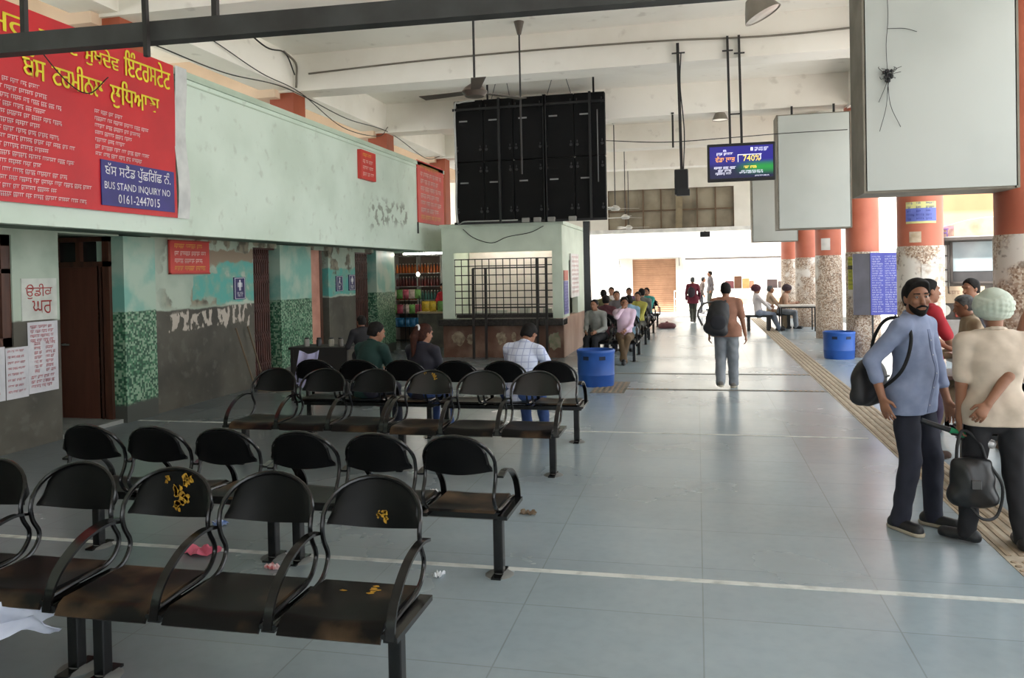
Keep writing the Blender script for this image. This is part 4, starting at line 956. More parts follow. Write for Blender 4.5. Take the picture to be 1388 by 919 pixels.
def packet(label, x, y, z, c_, s=1., grp=None):
    t_ = thing('snack_packet', label, 'packet', (x, y, z), 0, grp)
    MB().grid(lambda u, v: ((u-.5)*.16*s, -.03*math.sin(PI*u)*math.sin(PI*v)*s, v*.22*s), 8, 8, .03).build('pouch', mat('pouch', c_, .3, tuple(int(v*.8) for v in c_), 20), t_)
    bx('seal_strip', mat('seal', tuple(min(255, int(v*1.1)) for v in c_), .3), -.08*s, .08*s, -.014, .016, .215*s, .235*s, t_); return t_
shn = {.115:'bottom',.465:'second',.815:'third',1.215:'top'}
for z in (.815, 1.215, .465):
    for q in range(5):
        c_, nm = pkc[(q*2+int(z*10)) % 6] if z != .465 else pkc[3]
        packet('%s snack packet on the %s wire shelf of the rack' % (nm, shn[z]), -7.9+q*.17, 20.2, z, c_, 1, '%s packets on the %s wire shelf' % (nm, shn[z]))
ct = thing('shop_counter', 'grey sloping shop counter beside the kiosk', 'counter', (-6.9, 19.3, 0))
bx('cabinet', mat('counter_grey', (120,114,104), .6, (90,86,80), 4), 0, 1.1, 0, .6, 0, .85, ct); MB().box(-.03,1.13,-.04,.64,.85,.9,bev=.01).build('counter_top', mat('counter_cream', (190,170,140), .5), ct)
for q, (x, c_) in enumerate(((-6.75,1),(-6.56,1),(-6.34,2),(-6.14,2),(-5.95,5))): packet('%s packet leaning on the shop counter, number %s from the rack' % (pkc[c_][1], ('one','two','three','four','five')[q]), x, 19.45, .9, pkc[c_][0], 1.1)
MB_t = thing('tube_lamp', 'glowing white tube light along the shop front', 'lamp', (-7.15, 19.0, 2.36)); MB().tube([(0,0,0),(1.05,0,0)], .022, 8).build('tube', lamp_m, MB_t); bx('batten', mshf, -.03, 1.08, -.03, .03, .025, .085, MB_t)
bl = thing('bulb', 'small bright bulb hanging inside the shop', 'lamp', (-7.1, 19.9, 1.85)); MB().ell((0,0,0), (.045,.045,.055), 12).build('globe', mat('bulb_glow', (255,250,235), .4, emit=(255,246,225), es=12), bl); MB().tube([(0,0,.05),(0,0,.6)], .006, 6).build('flex', mblk2, bl)
# dark desk by the folded gates
dk = thing('desk', 'dark desk with clutter before the green mosaic pilaster', 'desk', (-5.95, 10.9, 0)); mdk = mat('desk_dark', (40,34,32), .5)
bx('desk_top', mdk, 0, .95, 0, .55, .76, .8, dk); bx('modesty_panel', mdk, .05, .9, .03, .05, .2, .76, dk)
for x in (.02,.88):
    for y in (.02,.48): bx('leg', mdk, x, x+.05, y, y+.05, 0, .76, dk)
for q, (x, c_, nm) in enumerate(((-5.75,(150,146,140),'grey'),(-5.55,(60,56,60),'black'),(-5.35,(170,164,150),'pale'),(-5.2,(96,90,84),'brown'))):
    MBx = thing('desk_jar', nm+' jar standing on the dark desk', 'jar', (x, 11.1, .8)); MB().lathe([(0,0),(.04,0),(.042,.09),(.03,.11),(0,.11)], n=14).build('jar_body', mat('jar', c_, .4), MBx); MB().lathe([(.032,.11),(.032,.13),(0,.13)], n=14).build('lid', mblk2, MBx)
# table and bench at the right, far down the hall
tb = thing('folding_table', 'white-topped table with thin dark legs beside the far columns', 'table', (2.35, 24.2, 0))
bx('tabletop', mat('table_white', (214,206,196), .5), -.05, .95, 0, .7, .70, .74, tb); bx('apron', mblk2, -.03, .93, .0, .68, .66, .7, tb)
for x in (-.03,.88):
    for y in (.02,.62): bx('leg', mblk2, x, x+.035, y, y+.035, 0, .68, tb)
bn = thing('wooden_bench', 'low dark bench under the man in the maroon turban', 'bench', (1.35, 24.3, 0)); bx('seat', mblk2, 0, .75, 0, .4, .4, .46, bn)
for x in (.05,.6):
    for y in (.04,.3): bx('leg', mblk2, x, x+.08, y, y+.06, 0, .4, bn)
# brooms leaning on the dark wall and timber on the floor
for i, (y0, y1) in enumerate(((11.75,11.55),(12.05,11.9))):
    b_ = thing('broom_stick', ('thin stick leaning on the dark wall left of the folded gate','thin stick leaning on the dark wall touching the folded gate')[i], 'stick', (-7.0, y0, 0)); MB().tube([(0,0,.01),(-.22,y1-y0,1.05)], .014, 8).build('shaft', mat('stick_brown', (110,92,70), .7), b_); MB().tube([(0,0,.0),(-.03,(y1-y0)*.1,.12)], .022, 8).build('tip', mblk2, b_)
pl = thing('timber_plank', 'pale timber plank lying on the floor by the folded gate', 'plank', (-6.75, 11.8, 0)); bx('plank', mat('pale_timber', (170,150,120), .8, (140,120,94), 4, stretch=(1,8,1)), -.25, .35, 0, .1, 0, .03, pl); bx('batten', mat('pale_timber2', (150,130,104), .8), -.2, -.14, -.02, .12, .03, .05, pl)
# ================================================================ people: one continuous surface each, grown from a posed skeleton
F = np.float32
def V3(*a): return np.array(a, F)
def nrm(v): v = np.asarray(v, F); return v/max(1e-9, float(np.linalg.norm(v)))
class Sdf:
    def __init__(s, vox, wr=0., seed=0): s.vox = vox; s.p = []; s.cuts = []; s.wr = wr; s.seed = seed
    def rc(s, a, b, ra, rb, k=.02, flat=None):       # round cone; flat = (direction, factor): radius along direction times factor
        s.p.append(('rc', V3(*a), V3(*b), ra, rb, k, flat)); return s
    def el(s, c, r, R=None, k=.02, sub=False): s.p.append(('el', V3(*c), V3(*r), np.eye(3, dtype=F) if R is None else np.asarray(R, F), None, k, sub)); return s
    def cut(s, pt, n): s.cuts.append((V3(*pt), nrm(n))); return s     # removes the side n points to
    def mesh(s, name, m):
        h = s.vox; lo = V3(9e9,9e9,9e9); hi = -lo; bbs = []
        for p in s.p:
            if p[0] == 'rc': r = max(p[3], p[4])*(1.0 if not p[6] else max(1, p[6][1])); a = np.minimum(p[1], p[2])-r; b = np.maximum(p[1], p[2])+r
            else: e = np.abs(p[3]) @ p[2]; a = p[1]-e; b = p[1]+e
            bbs.append((a, b)); 
            if not (p[0] == 'el' and p[6]): lo = np.minimum(lo, a); hi = np.maximum(hi, b)
        pad = .035; lo = lo-pad; n = np.ceil((hi+pad-lo)/h).astype(int)+1
        G = np.full(tuple(n), .1, F)
        for p, (a, b) in zip(s.p, bbs):
            i0 = np.maximum(0, np.floor((a-pad-lo)/h).astype(int)); i1 = np.minimum(n, np.ceil((b+pad-lo)/h).astype(int)+1)
            if (i1 <= i0).any(): continue
            X = np.stack(np.meshgrid(*[lo[q]+h*np.arange(i0[q], i1[q], dtype=F) for q in range(3)], indexing='ij'), -1)
            if p[0] == 'rc':
                pa = X-p[1]; ba = p[2]-p[1]; L2 = float(ba@ba)+1e-9
                t = np.clip((pa@ba)/L2, 0, 1); d = pa-t[..., None]*ba
                if p[6]:
                    u = nrm(p[6][0]); c_ = d@u; d = d+(c_*(1/p[6][1]-1))[..., None]*u
                d = np.sqrt((d*d).sum(-1))-(p[3]+(p[4]-p[3])*t)
            else:
                q = ((X-p[1])@p[3])/p[2]; k0 = np.sqrt((q*q).sum(-1)); k1 = np.sqrt(((q/p[2])**2).sum(-1)); d = k0*(k0-1)/np.maximum(k1, 1e-6)
            sl = tuple(slice(i0[q], i1[q]) for q in range(3)); g = G[sl]; k = p[5]
            if p[0] == 'el' and p[6]:
                G[sl] = np.maximum(g, -d); continue
            if k > 0:
                hh = np.maximum(k-np.abs(g-d), 0)/k; G[sl] = np.minimum(g, d)-hh*hh*k*.25
            else: G[sl] = np.minimum(g, d)
        if s.wr or s.cuts:
            ax = [lo[q]+h*np.arange(n[q], dtype=F) for q in range(3)]
            X = np.stack(np.meshgrid(*ax, indexing='ij'), -1)
            if s.wr:
                x, y, z = X[..., 0]+s.seed, X[..., 1]+s.seed*1.7, X[..., 2]
                w_ = np.sin(23*x+9*z+3*np.sin(11*y+7*z))*np.sin(19*z-13*y+2.5*np.sin(14*x))+.6*np.sin(41*z+18*x+2*np.sin(21*y))*np.sin(33*x-20*y)
                G += (s.wr*w_).astype(F)
            for pt, nn in s.cuts: G = np.maximum(G, ((X-pt)@nn).astype(F))
        v, f = nets(G); v = v*h+lo
        me = bpy.data.meshes.new(name); me.vertices.add(len(v)); me.vertices.foreach_set('co', v.astype(F).ravel())
        me.loops.add(f.size); me.loops.foreach_set('vertex_index', f.ravel().astype(np.int32)); me.polygons.add(len(f))
        me.polygons.foreach_set('loop_start', np.arange(0, f.size, 4, dtype=np.int32)); me.polygons.foreach_set('loop_total', np.full(len(f), 4, np.int32))
        me.update(calc_edges=True); me.polygons.foreach_set('use_smooth', [True]*len(f)); me.materials.append(m); me.validate(); return me
    def build(s, name, m, parent, label=None):
        o = bpy.data.objects.new(name, s.mesh(name, m)); C.objects.link(o); o.parent = parent
        if label: o['label'] = label
        return o
def nets(G):
    S = G < 0; a, b, c = G.shape
    cnt = np.zeros((a-1, b-1, c-1), F); acc = np.zeros((a-1, b-1, c-1, 3), F)
    cor = [(i, j, k) for i in (0, 1) for j in (0, 1) for k in (0, 1)]
    sl = lambda o: tuple(slice(o[q], G.shape[q]-1+o[q]) for q in range(3))
    ins = sum(S[sl(o)].astype(np.int8) for o in cor); act = (ins > 0) & (ins < 8)
    I = np.argwhere(act); 
    for o1 in cor:
        for ax in range(3):
            if o1[ax]: continue
            o2 = list(o1); o2[ax] = 1
            g1 = G[I[:, 0]+o1[0], I[:, 1]+o1[1], I[:, 2]+o1[2]]; g2 = G[I[:, 0]+o2[0], I[:, 1]+o2[1], I[:, 2]+o2[2]]
            x = (g1 < 0) != (g2 < 0); t = np.where(x, g1/np.where(np.abs(g1-g2) < 1e-9, 1, g1-g2), 0)
            if ax == 0 and o1 == (0, 0, 0): A = np.zeros((len(I), 3), F); N_ = np.zeros(len(I), F)
            p = np.repeat(np.array(o1, F)[None], len(I), 0); p[:, ax] += t; A += p*x[:, None]; N_ += x
    v = I+A/np.maximum(N_, 1)[:, None]
    ids = np.full(act.shape, -1, np.int32); ids[act] = np.arange(len(I))
    fs = []
    for ax in range(3):
        u, w_ = (ax+1) % 3, (ax+2) % 3
        s1 = [slice(1, G.shape[q]-1) for q in range(3)]; s2 = list(s1); s1[ax] = slice(0, G.shape[ax]-1); s2[ax] = slice(1, G.shape[ax])
        A_ = S[tuple(s1)]; B_ = S[tuple(s2)]; E_ = np.argwhere(A_ != B_)
        if not len(E_): continue
        fl = A_[A_ != B_]
        off = np.array([0 if q == ax else 1 for q in range(3)]); E_ = E_+off
        q = []
        for du, dw in ((-1,-1),(0,-1),(0,0),(-1,0)):
            e = E_.copy(); e[:, u] += du; e[:, w_] += dw; q.append(ids[e[:, 0], e[:, 1], e[:, 2]])
        q = np.stack(q, -1); q[~fl] = q[~fl][:, ::-1]; fs.append(q)
    f = np.concatenate(fs); f = f[(f >= 0).all(1)]
    return v, f
def rot(ax, a):
    return np.array(Matrix.Rotation(a, 3, ax), F)
def ik(a, b, l1, l2, hint):
    d = b-a; D = float(np.linalg.norm(d)); D2 = min(D, (l1+l2)*.999); u = d/max(D, 1e-6)
    x = (l1*l1-l2*l2+D2*D2)/(2*D2); h_ = math.sqrt(max(0, l1*l1-x*x)); hp = np.asarray(hint, F)-u*float(np.dot(hint, u)); hp = nrm(hp)
    return a+u*x+hp*h_, a+u*D2
mskin = {'m': mat('skin_brown', (150,104,78), .55, (136,92,68), 9), 'l': mat('skin_light', (176,128,100), .55, (160,114,88), 9), 'd': mat('skin_dark', (112,76,58), .55, (98,66,50), 9)}
mhair = mat('hair_black', (22,20,19), .7, (32,29,27), 40, spec=.15); mgrey = mat('hair_grey', (104,104,104), .7, (70,70,70), 30, spec=.15); mbrownhair = mat('hair_brown', (62,34,24), .7, (44,24,18), 30, spec=.15)
meye = mat('eye_white', (150,142,134), .3); mpup = mat('eye_dark', (26,20,18), .2)
FM = {}
def fab(name, c, c2=None, sc=6., rough=.85):
    if name not in FM: FM[name] = mat(name, c, rough, c2, sc)
    return FM[name]
def person(label, loc, yaw, H=1.7, sit=0., lean=0., side=0., wr=None, hint=None, curl=.5, pal=None, feet=None, knees=None, fyaw=(-.15,.15), head=(0,0,0), skin='m',
           shirt=None, sleeve='long', hem=.86, trousers=None, shoes=None, hair='short', hairm=None, beard=None, turban=None, vox=.01, belly=0., face=False, group=None, seed=1, wide=1., collar=True, bag=1., bare=False):
    S = H/1.70
    t = thing('person', label, 'person', loc, yaw, group)
    zp = (sit+.09)/S if sit else .93
    P = V3(0, 0, zp); Rl = rot('X', -lean) @ rot('Y', side); up = Rl @ V3(0,0,1); fw = Rl @ V3(0,1,0); rt = Rl @ V3(1,0,0)
    Cc = P+up*.30; N_ = P+up*.535; hd = rot('Z', -head[0]) @ rot('X', -head[1]) @ rot('Y', head[2])
    hf = hd @ V3(0,1,0); hu = hd @ V3(0,0,1); hr = hd @ V3(1,0,0)
    nb = .5*(hu+up); Hc = N_+nb*.125+fw*.015+hf*.012
    sh = {s: N_-up*.078+rt*(.175*wide*sg) for s, sg in (('L',-1),('R',1))}
    hp = {s: P-up*.03+rt*(.09*sg) for s, sg in (('L',-1),('R',1))}
    an = {}; kn = {}
    for s, sg in (('L',-1),('R',1)):
        if feet and s in feet: a_ = V3(*feet[s])
        else: a_ = V3(.1*sg, .44 if sit else 0, .09)
        kh = knees[s] if knees and s in knees else (0, 1, .25 if sit else 0)
        kn[s], an[s] = ik(hp[s], a_, .418, .402, kh)
    wrd = {'L': sh['L']+V3(-.07,.04,-.51), 'R': sh['R']+V3(.07,.04,-.51)}; el_ = {}
    for s, sg in (('L',-1),('R',1)):
        tgt = V3(*wr[s]) if wr and s in wr else wrd[s]
        hh = hint[s] if hint and s in hint else (.5*sg, -1, -.2)
        el_[s], wrd[s] = ik(sh[s], tgt, .285, .25, hh)
    fd = 'b' if bare else None
    s_ = lambda p: tuple(np.asarray(p)*S)
    B = Sdf(vox)
    def rc(o, a, b, ra, rb, k=.02, flat=None): o.rc(np.asarray(a)*S, np.asarray(b)*S, ra*S, rb*S, k*S, flat); return o
    def el(o, c, r, R=None, k=.02, sub=False): o.el(np.asarray(c)*S, np.asarray(r)*S, R, k*S, sub); return o
    rc(B, P, Cc+up*.06, .115, .128, .04, (fw, .72)); rc(B, sh['L'], sh['R'], .045, .045, .05); rc(B, N_-up*.02, sh['L'], .042, .04, .02); rc(B, N_-up*.02, sh['R'], .042, .04, .02); rc(B, N_-up*.06, N_+nb*.06, .052, .048, .03)
    rc(B, hp['L'], hp['R'], .085, .085, .03)
    HR = np.stack([hr, hf, hu], 1)
    el(B, Hc+hu*.025-hf*.012, (.073,.094,.088), HR, .02); el(B, Hc-hu*.04+hf*.022, (.06,.068,.075), HR, .03); el(B, Hc-hu*.092+hf*.058, (.026,.024,.02), HR, .02)
    rc(B, Hc+hf*.083+hu*.012, Hc+hf*.104-hu*.028, .009, .015, .012); rc(B, Hc+hf*.078+hu*.03-hr*.04, Hc+hf*.078+hu*.03+hr*.04, .011, .011, .015)
    for sg in (-1, 1):
        el(B, Hc+hr*.074*sg-hf*.005-hu*.005, (.011,.02,.031), HR, .008)
        if face: el(B, Hc+hf*.089+hu*.012+hr*.031*sg, (.016,.014,.011), HR, .004, True); el(B, Hc+hf*.068-hu*.02+hr*.042*sg, (.02,.018,.016), HR, .015)
    rc(B, Hc+hf*.086-hu*.056-hr*.017, Hc+hf*.086-hu*.056+hr*.017, .0085, .0085, .006); rc(B, Hc+hf*.083-hu*.069-hr*.013, Hc+hf*.083-hu*.069+hr*.013, .009, .009, .006)
    for s, sg in (('L',-1),('R',1)):
        rc(B, sh[s], el_[s], .046, .037, .02); rc(B, el_[s], wrd[s], .038, .026, .015)
        rc(B, hp[s], kn[s], .075, .05, .03); rc(B, kn[s], an[s]+V3(0,0,.02), .052, .036, .02)
        d = nrm(wrd[s]-el_[s]); n_ = V3(*(pal[s] if pal and s in pal else (-sg*1.0, .15, -.05))); n_ = nrm(n_-d*float(n_@d)); w_ = np.cross(n_, d)
        if (w_@V3(0,1,0))*1. < 0 and not (pal and s in pal and len(pal[s]) > 3): w_ = -w_
        W0 = wrd[s]
        rc(B, W0+d*.012, W0+d*.075, .03, .036, .012, (n_, .45))
        c_ = curl[s] if isinstance(curl, dict) else curl
        for q, (o_, L_) in enumerate(((.030,.9),(.010,1.),(-.010,.95),(-.029,.78))):
            p0 = W0+d*.078+w_*o_; dd = nrm(d+w_*o_*2)
            ang = 0
            for sg_l, r0, r1 in ((.042,.0092,.0086),(.027,.0086,.008),(.021,.008,.007)):
                ang += c_*.75; di = dd*math.cos(ang)+n_*math.sin(ang); p1 = p0+di*sg_l*L_; rc(B, p0, p1, r0, r1, .003); p0 = p1
        t0 = W0+d*.028+w_*.024; t1 = t0+(d*.6+w_*.62+n_*.3)*.043; t2 = t1+(d*.9+w_*.2+n_*(.25+c_*.5))*.034
        rc(B, t0, t1, .0125, .0105, .01); rc(B, t1, t2, .0105, .0085, .004)
        fy = fyaw[0 if s == 'L' else 1]; fdv = V3(math.sin(fy), math.cos(fy), 0)
        rc(B, an[s]-fdv*.035-V3(0,0,.045), an[s]+fdv*.13-V3(0,0,.06), .034, .028, .02)
    body = B.build('body', mskin[skin], t)
    if face:
        for sg in (-1, 1):
            e = MB().ell((np.asarray(Hc+hf*.0775+hu*.012+hr*.031*sg)*S), (.0095*S,)*3, 12).build('eye', meye, t); MB().ell((np.asarray(Hc+hf*.0845+hu*.011+hr*.030*sg)*S), (.0048*S,)*3, 10).build('pupil', mpup, e)
            eb = Sdf(.0035); rc(eb, Hc+hf*.092+hu*.034+hr*.016*sg, Hc+hf*.082+hu*.036+hr*.05*sg, .005, .0035, .002); eb.build('eyebrow', hairm or mhair, t)
    if shirt is not None:
        T = Sdf(vox, .0035, seed); hz = hem
        rc(T, P-up*.02, Cc+up*.04, .142, .158*wide, .05, (fw, .74)); rc(T, Cc+up*.04, Cc+up*.16, .155*wide, .12, .05, (fw, .72)); rc(T, sh['L']*.9+sh['R']*.1, sh['R']*.9+sh['L']*.1, .064, .064, .06)
        for s in 'LR': rc(T, N_-up*.022, sh[s], .056, .056, .03)
        rc(T, N_-up*.07, N_-up*.0, .07, .058, .03)
        if sit: rc(T, P-up*.04, P+up*.05, .15, .145, .04, (fw, .8))
        else:
            rc(T, P-up*(.93-hz), P+up*.05, .155, .143, .05, (fw, .78)); rc(T, hp['L']+up*.04, hp['R']+up*.04, .121, .121, .05)
            for s in 'LR': rc(T, hp[s]+up*.03, hp[s]*1-up*(.93-hz), .12*bag, .122*bag, .05)
        if belly: el(T, P+up*.16+fw*.055, (.135,.12*belly,.16), None, .06)
        for s in 'LR':
            mid = el_[s]
            if sleeve == 'short': mid = sh[s]+(el_[s]-sh[s])*.8
            rc(T, sh[s], mid, .066, .058 if sleeve == 'short' else .05, .03)
            if sleeve == 'long': rc(T, el_[s], el_[s]+(wrd[s]-el_[s])*.93, .051, .038, .02)
            elif sleeve == 'rolled': rc(T, el_[s], el_[s]+(wrd[s]-el_[s])*.5, .052, .046, .02)
            if sleeve == 'short': T.cut(s_(sh[s]+(el_[s]-sh[s])*.86), el_[s]-sh[s]) if False else None
        T.cut(s_(N_+up*.012), up)
        if not sit: T.cut((0,0,hz*S), (0,0,-1))
        o = T.build('shirt', shirt, t)
        if collar:
            cl = Sdf(min(vox, .008)); 
            for a_ in range(12):
                b0 = 2*PI*a_/12; b1 = 2*PI*(a_+1)/12; pf = lambda b: N_-up*(.0-.0)+(rt*math.cos(b)*.064+fw*(math.sin(b)*.06+.005))-up*.022*math.sin(b)
                rc(cl, pf(b0), pf(b1), .015, .015, .006)
            cl.build('collar', shirt, o)
    if trousers is not None:
        T = Sdf(vox, .004, seed+5)
        rc(T, hp['L'], hp['R'], .107, .107, .03, (fw, .95)); rc(T, P-up*.02, P+up*.1, .145, .14, .04, (fw, .76))
        for s in 'LR':
            rc(T, hp[s], kn[s], .097*(.5+.5*bag), .069*bag, .02); rc(T, kn[s], an[s]-V3(0,0,.03), .07*bag, .06*bag, .02)
        T.cut((0,0,.03*S), (0,0,-1)) if not sit else None
        T.build('trousers', trousers, t)
    if shoes is not None:
        for s in 'LR':
            fy = fyaw[0 if s == 'L' else 1]; fdv = V3(math.sin(fy), math.cos(fy), 0); g0 = V3(an[s][0], an[s][1], an[s][2]-.09) 
            T = Sdf(min(vox, .008)); rc(T, g0-fdv*.05+V3(0,0,.042), g0+fdv*.15+V3(0,0,.036), .044, .042, .02); rc(T, g0-fdv*.03+V3(0,0,.05), g0-fdv*.01+V3(0,0,.1), .046, .042, .02); T.cut(s_(g0+V3(0,0,.012)), (0,0,-1)); T.cut(s_(g0+V3(0,0,.105)), (0,0,1))
            o = T.build('shoe', shoes[0], t)
            if len(shoes) > 1:
                T = Sdf(.006); rc(T, g0-fdv*.055+V3(0,0,.02), g0+fdv*.155+V3(0,0,.02), .046, .045, .01); T.cut(s_(g0+V3(0,0,.026)), (0,0,1)); T.cut(s_(g0+V3(0,0,.0)), (0,0,-1)); T.build('sole', shoes[1], o)
    hm = hairm or mhair
    if turban is not None:
        T = Sdf(min(vox, .007)); Ht = Hc+hu*.045-hf*.018; RT = (.118,.134,.108)
        el(T, Ht, RT, HR, .02); el(T, Ht+hu*.05-hf*.01, (.085,.1,.075), HR, .03)
        for q in range(8):                     # wound folds: tilted rings lying on the dome
            tl = (.5 if q % 2 else -.5)+.04*q; of = -.05+.018*q; pts = []
            for i in range(24):
                b = 2*PI*i/24; dr = np.array([math.cos(b), math.sin(b), 0.]); dr[2] = tl*dr[0]*.8+of*7+(-.25 if math.sin(b) < 0 else .1)*abs(math.sin(b))
                dr = dr/math.sqrt((dr[0]/RT[0])**2+(dr[1]/RT[1])**2+(dr[2]/RT[2])**2); pts.append(Ht+hr*dr[0]+hf*dr[1]+hu*dr[2])
            for i in range(24): rc(T, pts[i], pts[(i+1) % 24], .0095, .0095, .012)
        T.cut(s_(Hc-hu*.045+hf*.05), -hu*.92+hf*.45); T.build('turban', turban, t)
    if hair in ('short', 'long', 'full') and turban is None:
        T = Sdf(min(vox, .007), .0035, seed); el(T, Hc+hu*.034-hf*.014, (.084,.104,.093), HR, .02); el(T, Hc-hu*.02-hf*.05, (.073,.06,.08), HR, .03)
        if hair == 'full': el(T, Hc+hu*.09+hf*.02, (.07,.08,.045), HR, .03)
        T.cut(s_(Hc+hu*.05+hf*.045), hf*.86-hu*.5); T.cut(s_(Hc-hu*.06), -hu)
        T.build('hair', hm, t)
    if hair == 'ponytail':
        T = Sdf(min(vox, .008), .002, seed); el(T, Hc+hu*.03-hf*.014, (.084,.106,.095), HR, .02); el(T, Hc-hu*.03-hf*.05, (.074,.06,.085), HR, .03)
        rc(T, Hc+hu*.05-hf*.12, Hc-hu*.06-hf*.15, .034, .045, .02); rc(T, Hc-hu*.06-hf*.15, Hc-hu*.3-hf*.13, .045, .02, .02)
        T.cut(s_(Hc+hu*.028+hf*.045), hf*.86-hu*.5)
        o = T.build('hair', hm, t); MB().tube([tuple((Hc+hu*.055-hf*.112+(hr*math.cos(b)+hu*math.sin(b))*.036)*S) for b in [2*PI*i/14 for i in range(14)]], .012*S, 8, closed=True).build('hair_tie', fab('white_tie', (226,224,224)), o)
    if beard:
        T = Sdf(min(vox, .006)); el(T, Hc-hu*.043+hf*.023, (.0635,.0715,.078), HR, .02); el(T, Hc-hu*.096+hf*.059, (.031,.029,.026), HR, .02)
        el(T, Hc+hf*.1-hu*.062, (.021,.03,.008), HR, .003, True); T.cut(s_(Hc-hu*.047+hf*.05), hu*.8+hf*.6); T.cut(s_(Hc-hf*.012), -hf); T.cut(s_(Hc+hu*.0), hu) 
        o = T.build('beard', beard, t)
        T = Sdf(min(vox, .005)); 
        for sg in (-1, 1): rc(T, Hc+hf*.098-hu*.045, Hc+hf*.082-hu*.06+hr*.035*sg, .009, .006, .004)
        T.build('moustache', beard, t)
    t['S'] = S
    return t, dict(P=P*S, N=N_*S, Hc=Hc*S, sh={q: sh[q]*S for q in sh}, wr={q: wrd[q]*S for q in wrd}, up=up, fw=fw, rt=rt, el={q: el_[q]*S for q in el_}, hf=hf)
def wpt(t, p):        # person-local point to the world
    return Matrix.Translation(t.location) @ t.rotation_euler.to_matrix().to_4x4() @ Vector([float(v) for v in p])
tr_navy = fab('navy_trousers', (28,30,42), (36,38,52)); tr_black = fab('black_trousers', (24,24,28), (33,33,37)); tr_grey = fab('grey_trousers', (138,142,146), (112,116,122)); tr_jean = fab('blue_jeans', (52,78,128), (40,60,104)); tr_brn = fab('brown_trousers', (104,84,60), (86,68,48)); tr_khaki = fab('khaki_trousers', (170,152,126), (150,132,108))
tr_pjean = fab('pale_jeans', (136,146,162), (112,122,140)); tr_olive = fab('olive_trousers', (80,80,70), (66,66,58)); tr_pur = fab('purple_trousers', (66,52,74), (54,42,62))
shblk = fab('black_shoe', (26,26,28), (34,34,36), 8, .5); shsole = fab('pale_sole', (190,180,160)); shgrey = fab('grey_shoe', (110,104,98)); shbrn = fab('brown_sandal', (70,50,40))
# man in the blue shirt
sh_b = fab('blue_grey_shirt', (132,142,168), (118,128,154), 12)
pb, jb = person('man in a grey-blue shirt with beard and black shoulder bag, turning to the camera', (1.45, 6.12, 0), -2.28, 1.73, lean=.05, wr={'R': (.29,-.05,.93), 'L': (-.25,.13,.84)}, hint={'R': (.5,-1,0), 'L': (-.6,-.8,0)}, curl={'R': .25, 'L': .45},
    feet={'R': (.12,-.03,.09), 'L': (-.14,.07,.09)}, fyaw=(.0,.3), head=(.72,.04,.05), shirt=sh_b, sleeve='rolled', hem=.8, trousers=tr_navy, shoes=(shblk, shsole), hair='full', beard=mhair, vox=.0065, belly=.9, face=True, seed=3)
o = Sdf(.007); 
pl_ = MB(); pl_.box(-.012,.012,-.003,.004,0,.5)
def placket(t, J, par, m, z0, z1, n_b=5):      # button strip laid on the front of a shirt
    from mathutils.bvhtree import BVHTree
    me = par.data; bv = BVHTree.FromPolygons([v.co for v in me.vertices], [tuple(p.vertices) for p in me.polygons]); pts = []
    for i in range(25):
        z = z0+(z1-z0)*i/24; h_ = bv.ray_cast(Vector((.0, .6, z)), Vector((0,-1,0)))
        if h_[0] is not None: pts.append(h_[0]+Vector((0,-.001,0)))
    vs = []; fs = []
    for p in pts: vs += [p+Vector((-.016,-.004,0)), p+Vector((-.016,.004,0)), p+Vector((.016,.004,0)), p+Vector((.016,-.004,0))]
    for i in range(len(pts)-1): fs += [(i*4+q, i*4+(q+1) % 4, i*4+4+(q+1) % 4, i*4+4+q) for q in range(4)]
    o = MB().add(vs, fs).build('placket', m, par)
    for q in range(n_b): p = pts[int((q+.6)*len(pts)/(n_b+.3)) % len(pts)]; MB().ell(p+Vector((0,.005,0)), (.006,.003,.006), 8).build('button', fab('button_pale', (190,190,196)), par)
placket(pb, jb, [c for c in pb.children if c.name.startswith('shirt')][0], fab('placket_blue', (112,122,150)), .80, 1.40)
# shoulder bag
bag = thing('shoulder_bag', 'black shoulder bag hanging behind the man in the grey-blue shirt', 'bag', tuple(wpt(pb, V3(.12,-.24,.92)))); bag.rotation_euler = (0,0,-2.28)
T = Sdf(.009, .004, 4); T.el((0,0,.1), (.19,.085,.17), None, .03); T.rc((-.13,0,0),(.13,0,0),.06,.06,.05); T.build('bag_body', fab('black_bag', (26,25,27), (36,35,37), 9, .55), bag)
MB().tube(curve([(.12,.02,.22),(.14,.12,.42),(.07,.25,.585),(.0,.36,.52)] if False else [(.02,.03,.24),(.045,.06,.40),(.045,.14,.535),(.045,.24,.56),(.055,.325,.49),(.08,.34,.36),(.085,.28,.2),(.07,.15,.08),(.03,.05,.03)], 6), .012, 8).build('strap', fab('black_strap', (22,22,24)), bag)
MB().tube([(-.14,.07,.13),(.14,.07,.13)], .008, 6).build('zip', mblk2, bag)
# man in the pale turban, from behind
sh_t = fab('cream_shirt', (208,192,174), (192,176,158), 10)
pt, jt = person('man in a pale green turban and cream shirt seen from behind, hands clasped', (1.88, 5.80, 0), .02, 1.63, wide=1.12, wr={'L': (-.225,.02,.74), 'R': (-.12,-.2,.99)}, hint={'L': (-.4,-1,0), 'R': (.7,-.2,-1)}, curl={'L': 1.0, 'R': .7}, pal={'L': (1,.1,0), 'R': (0,.9,-.3)},
    feet={'L': (-.17,.06,.09), 'R': (.14,-.06,.09)}, fyaw=(-.9,.1), head=(.25,.02,0), shirt=sh_t, sleeve='short', hem=.83, trousers=tr_black, shoes=(shblk,), hair='short', turban=fab('pale_green_turban', (196,204,190), (180,190,174), 14), vox=.0065, seed=9)
MB().tube([tuple(V3(-.235,.02,.755)*.96+V3(.034*math.cos(b),.034*math.sin(b),.0)) for b in [2*PI*i/12 for i in range(12)]], .008, 6, closed=True).build('bracelet', mblk2, pt)
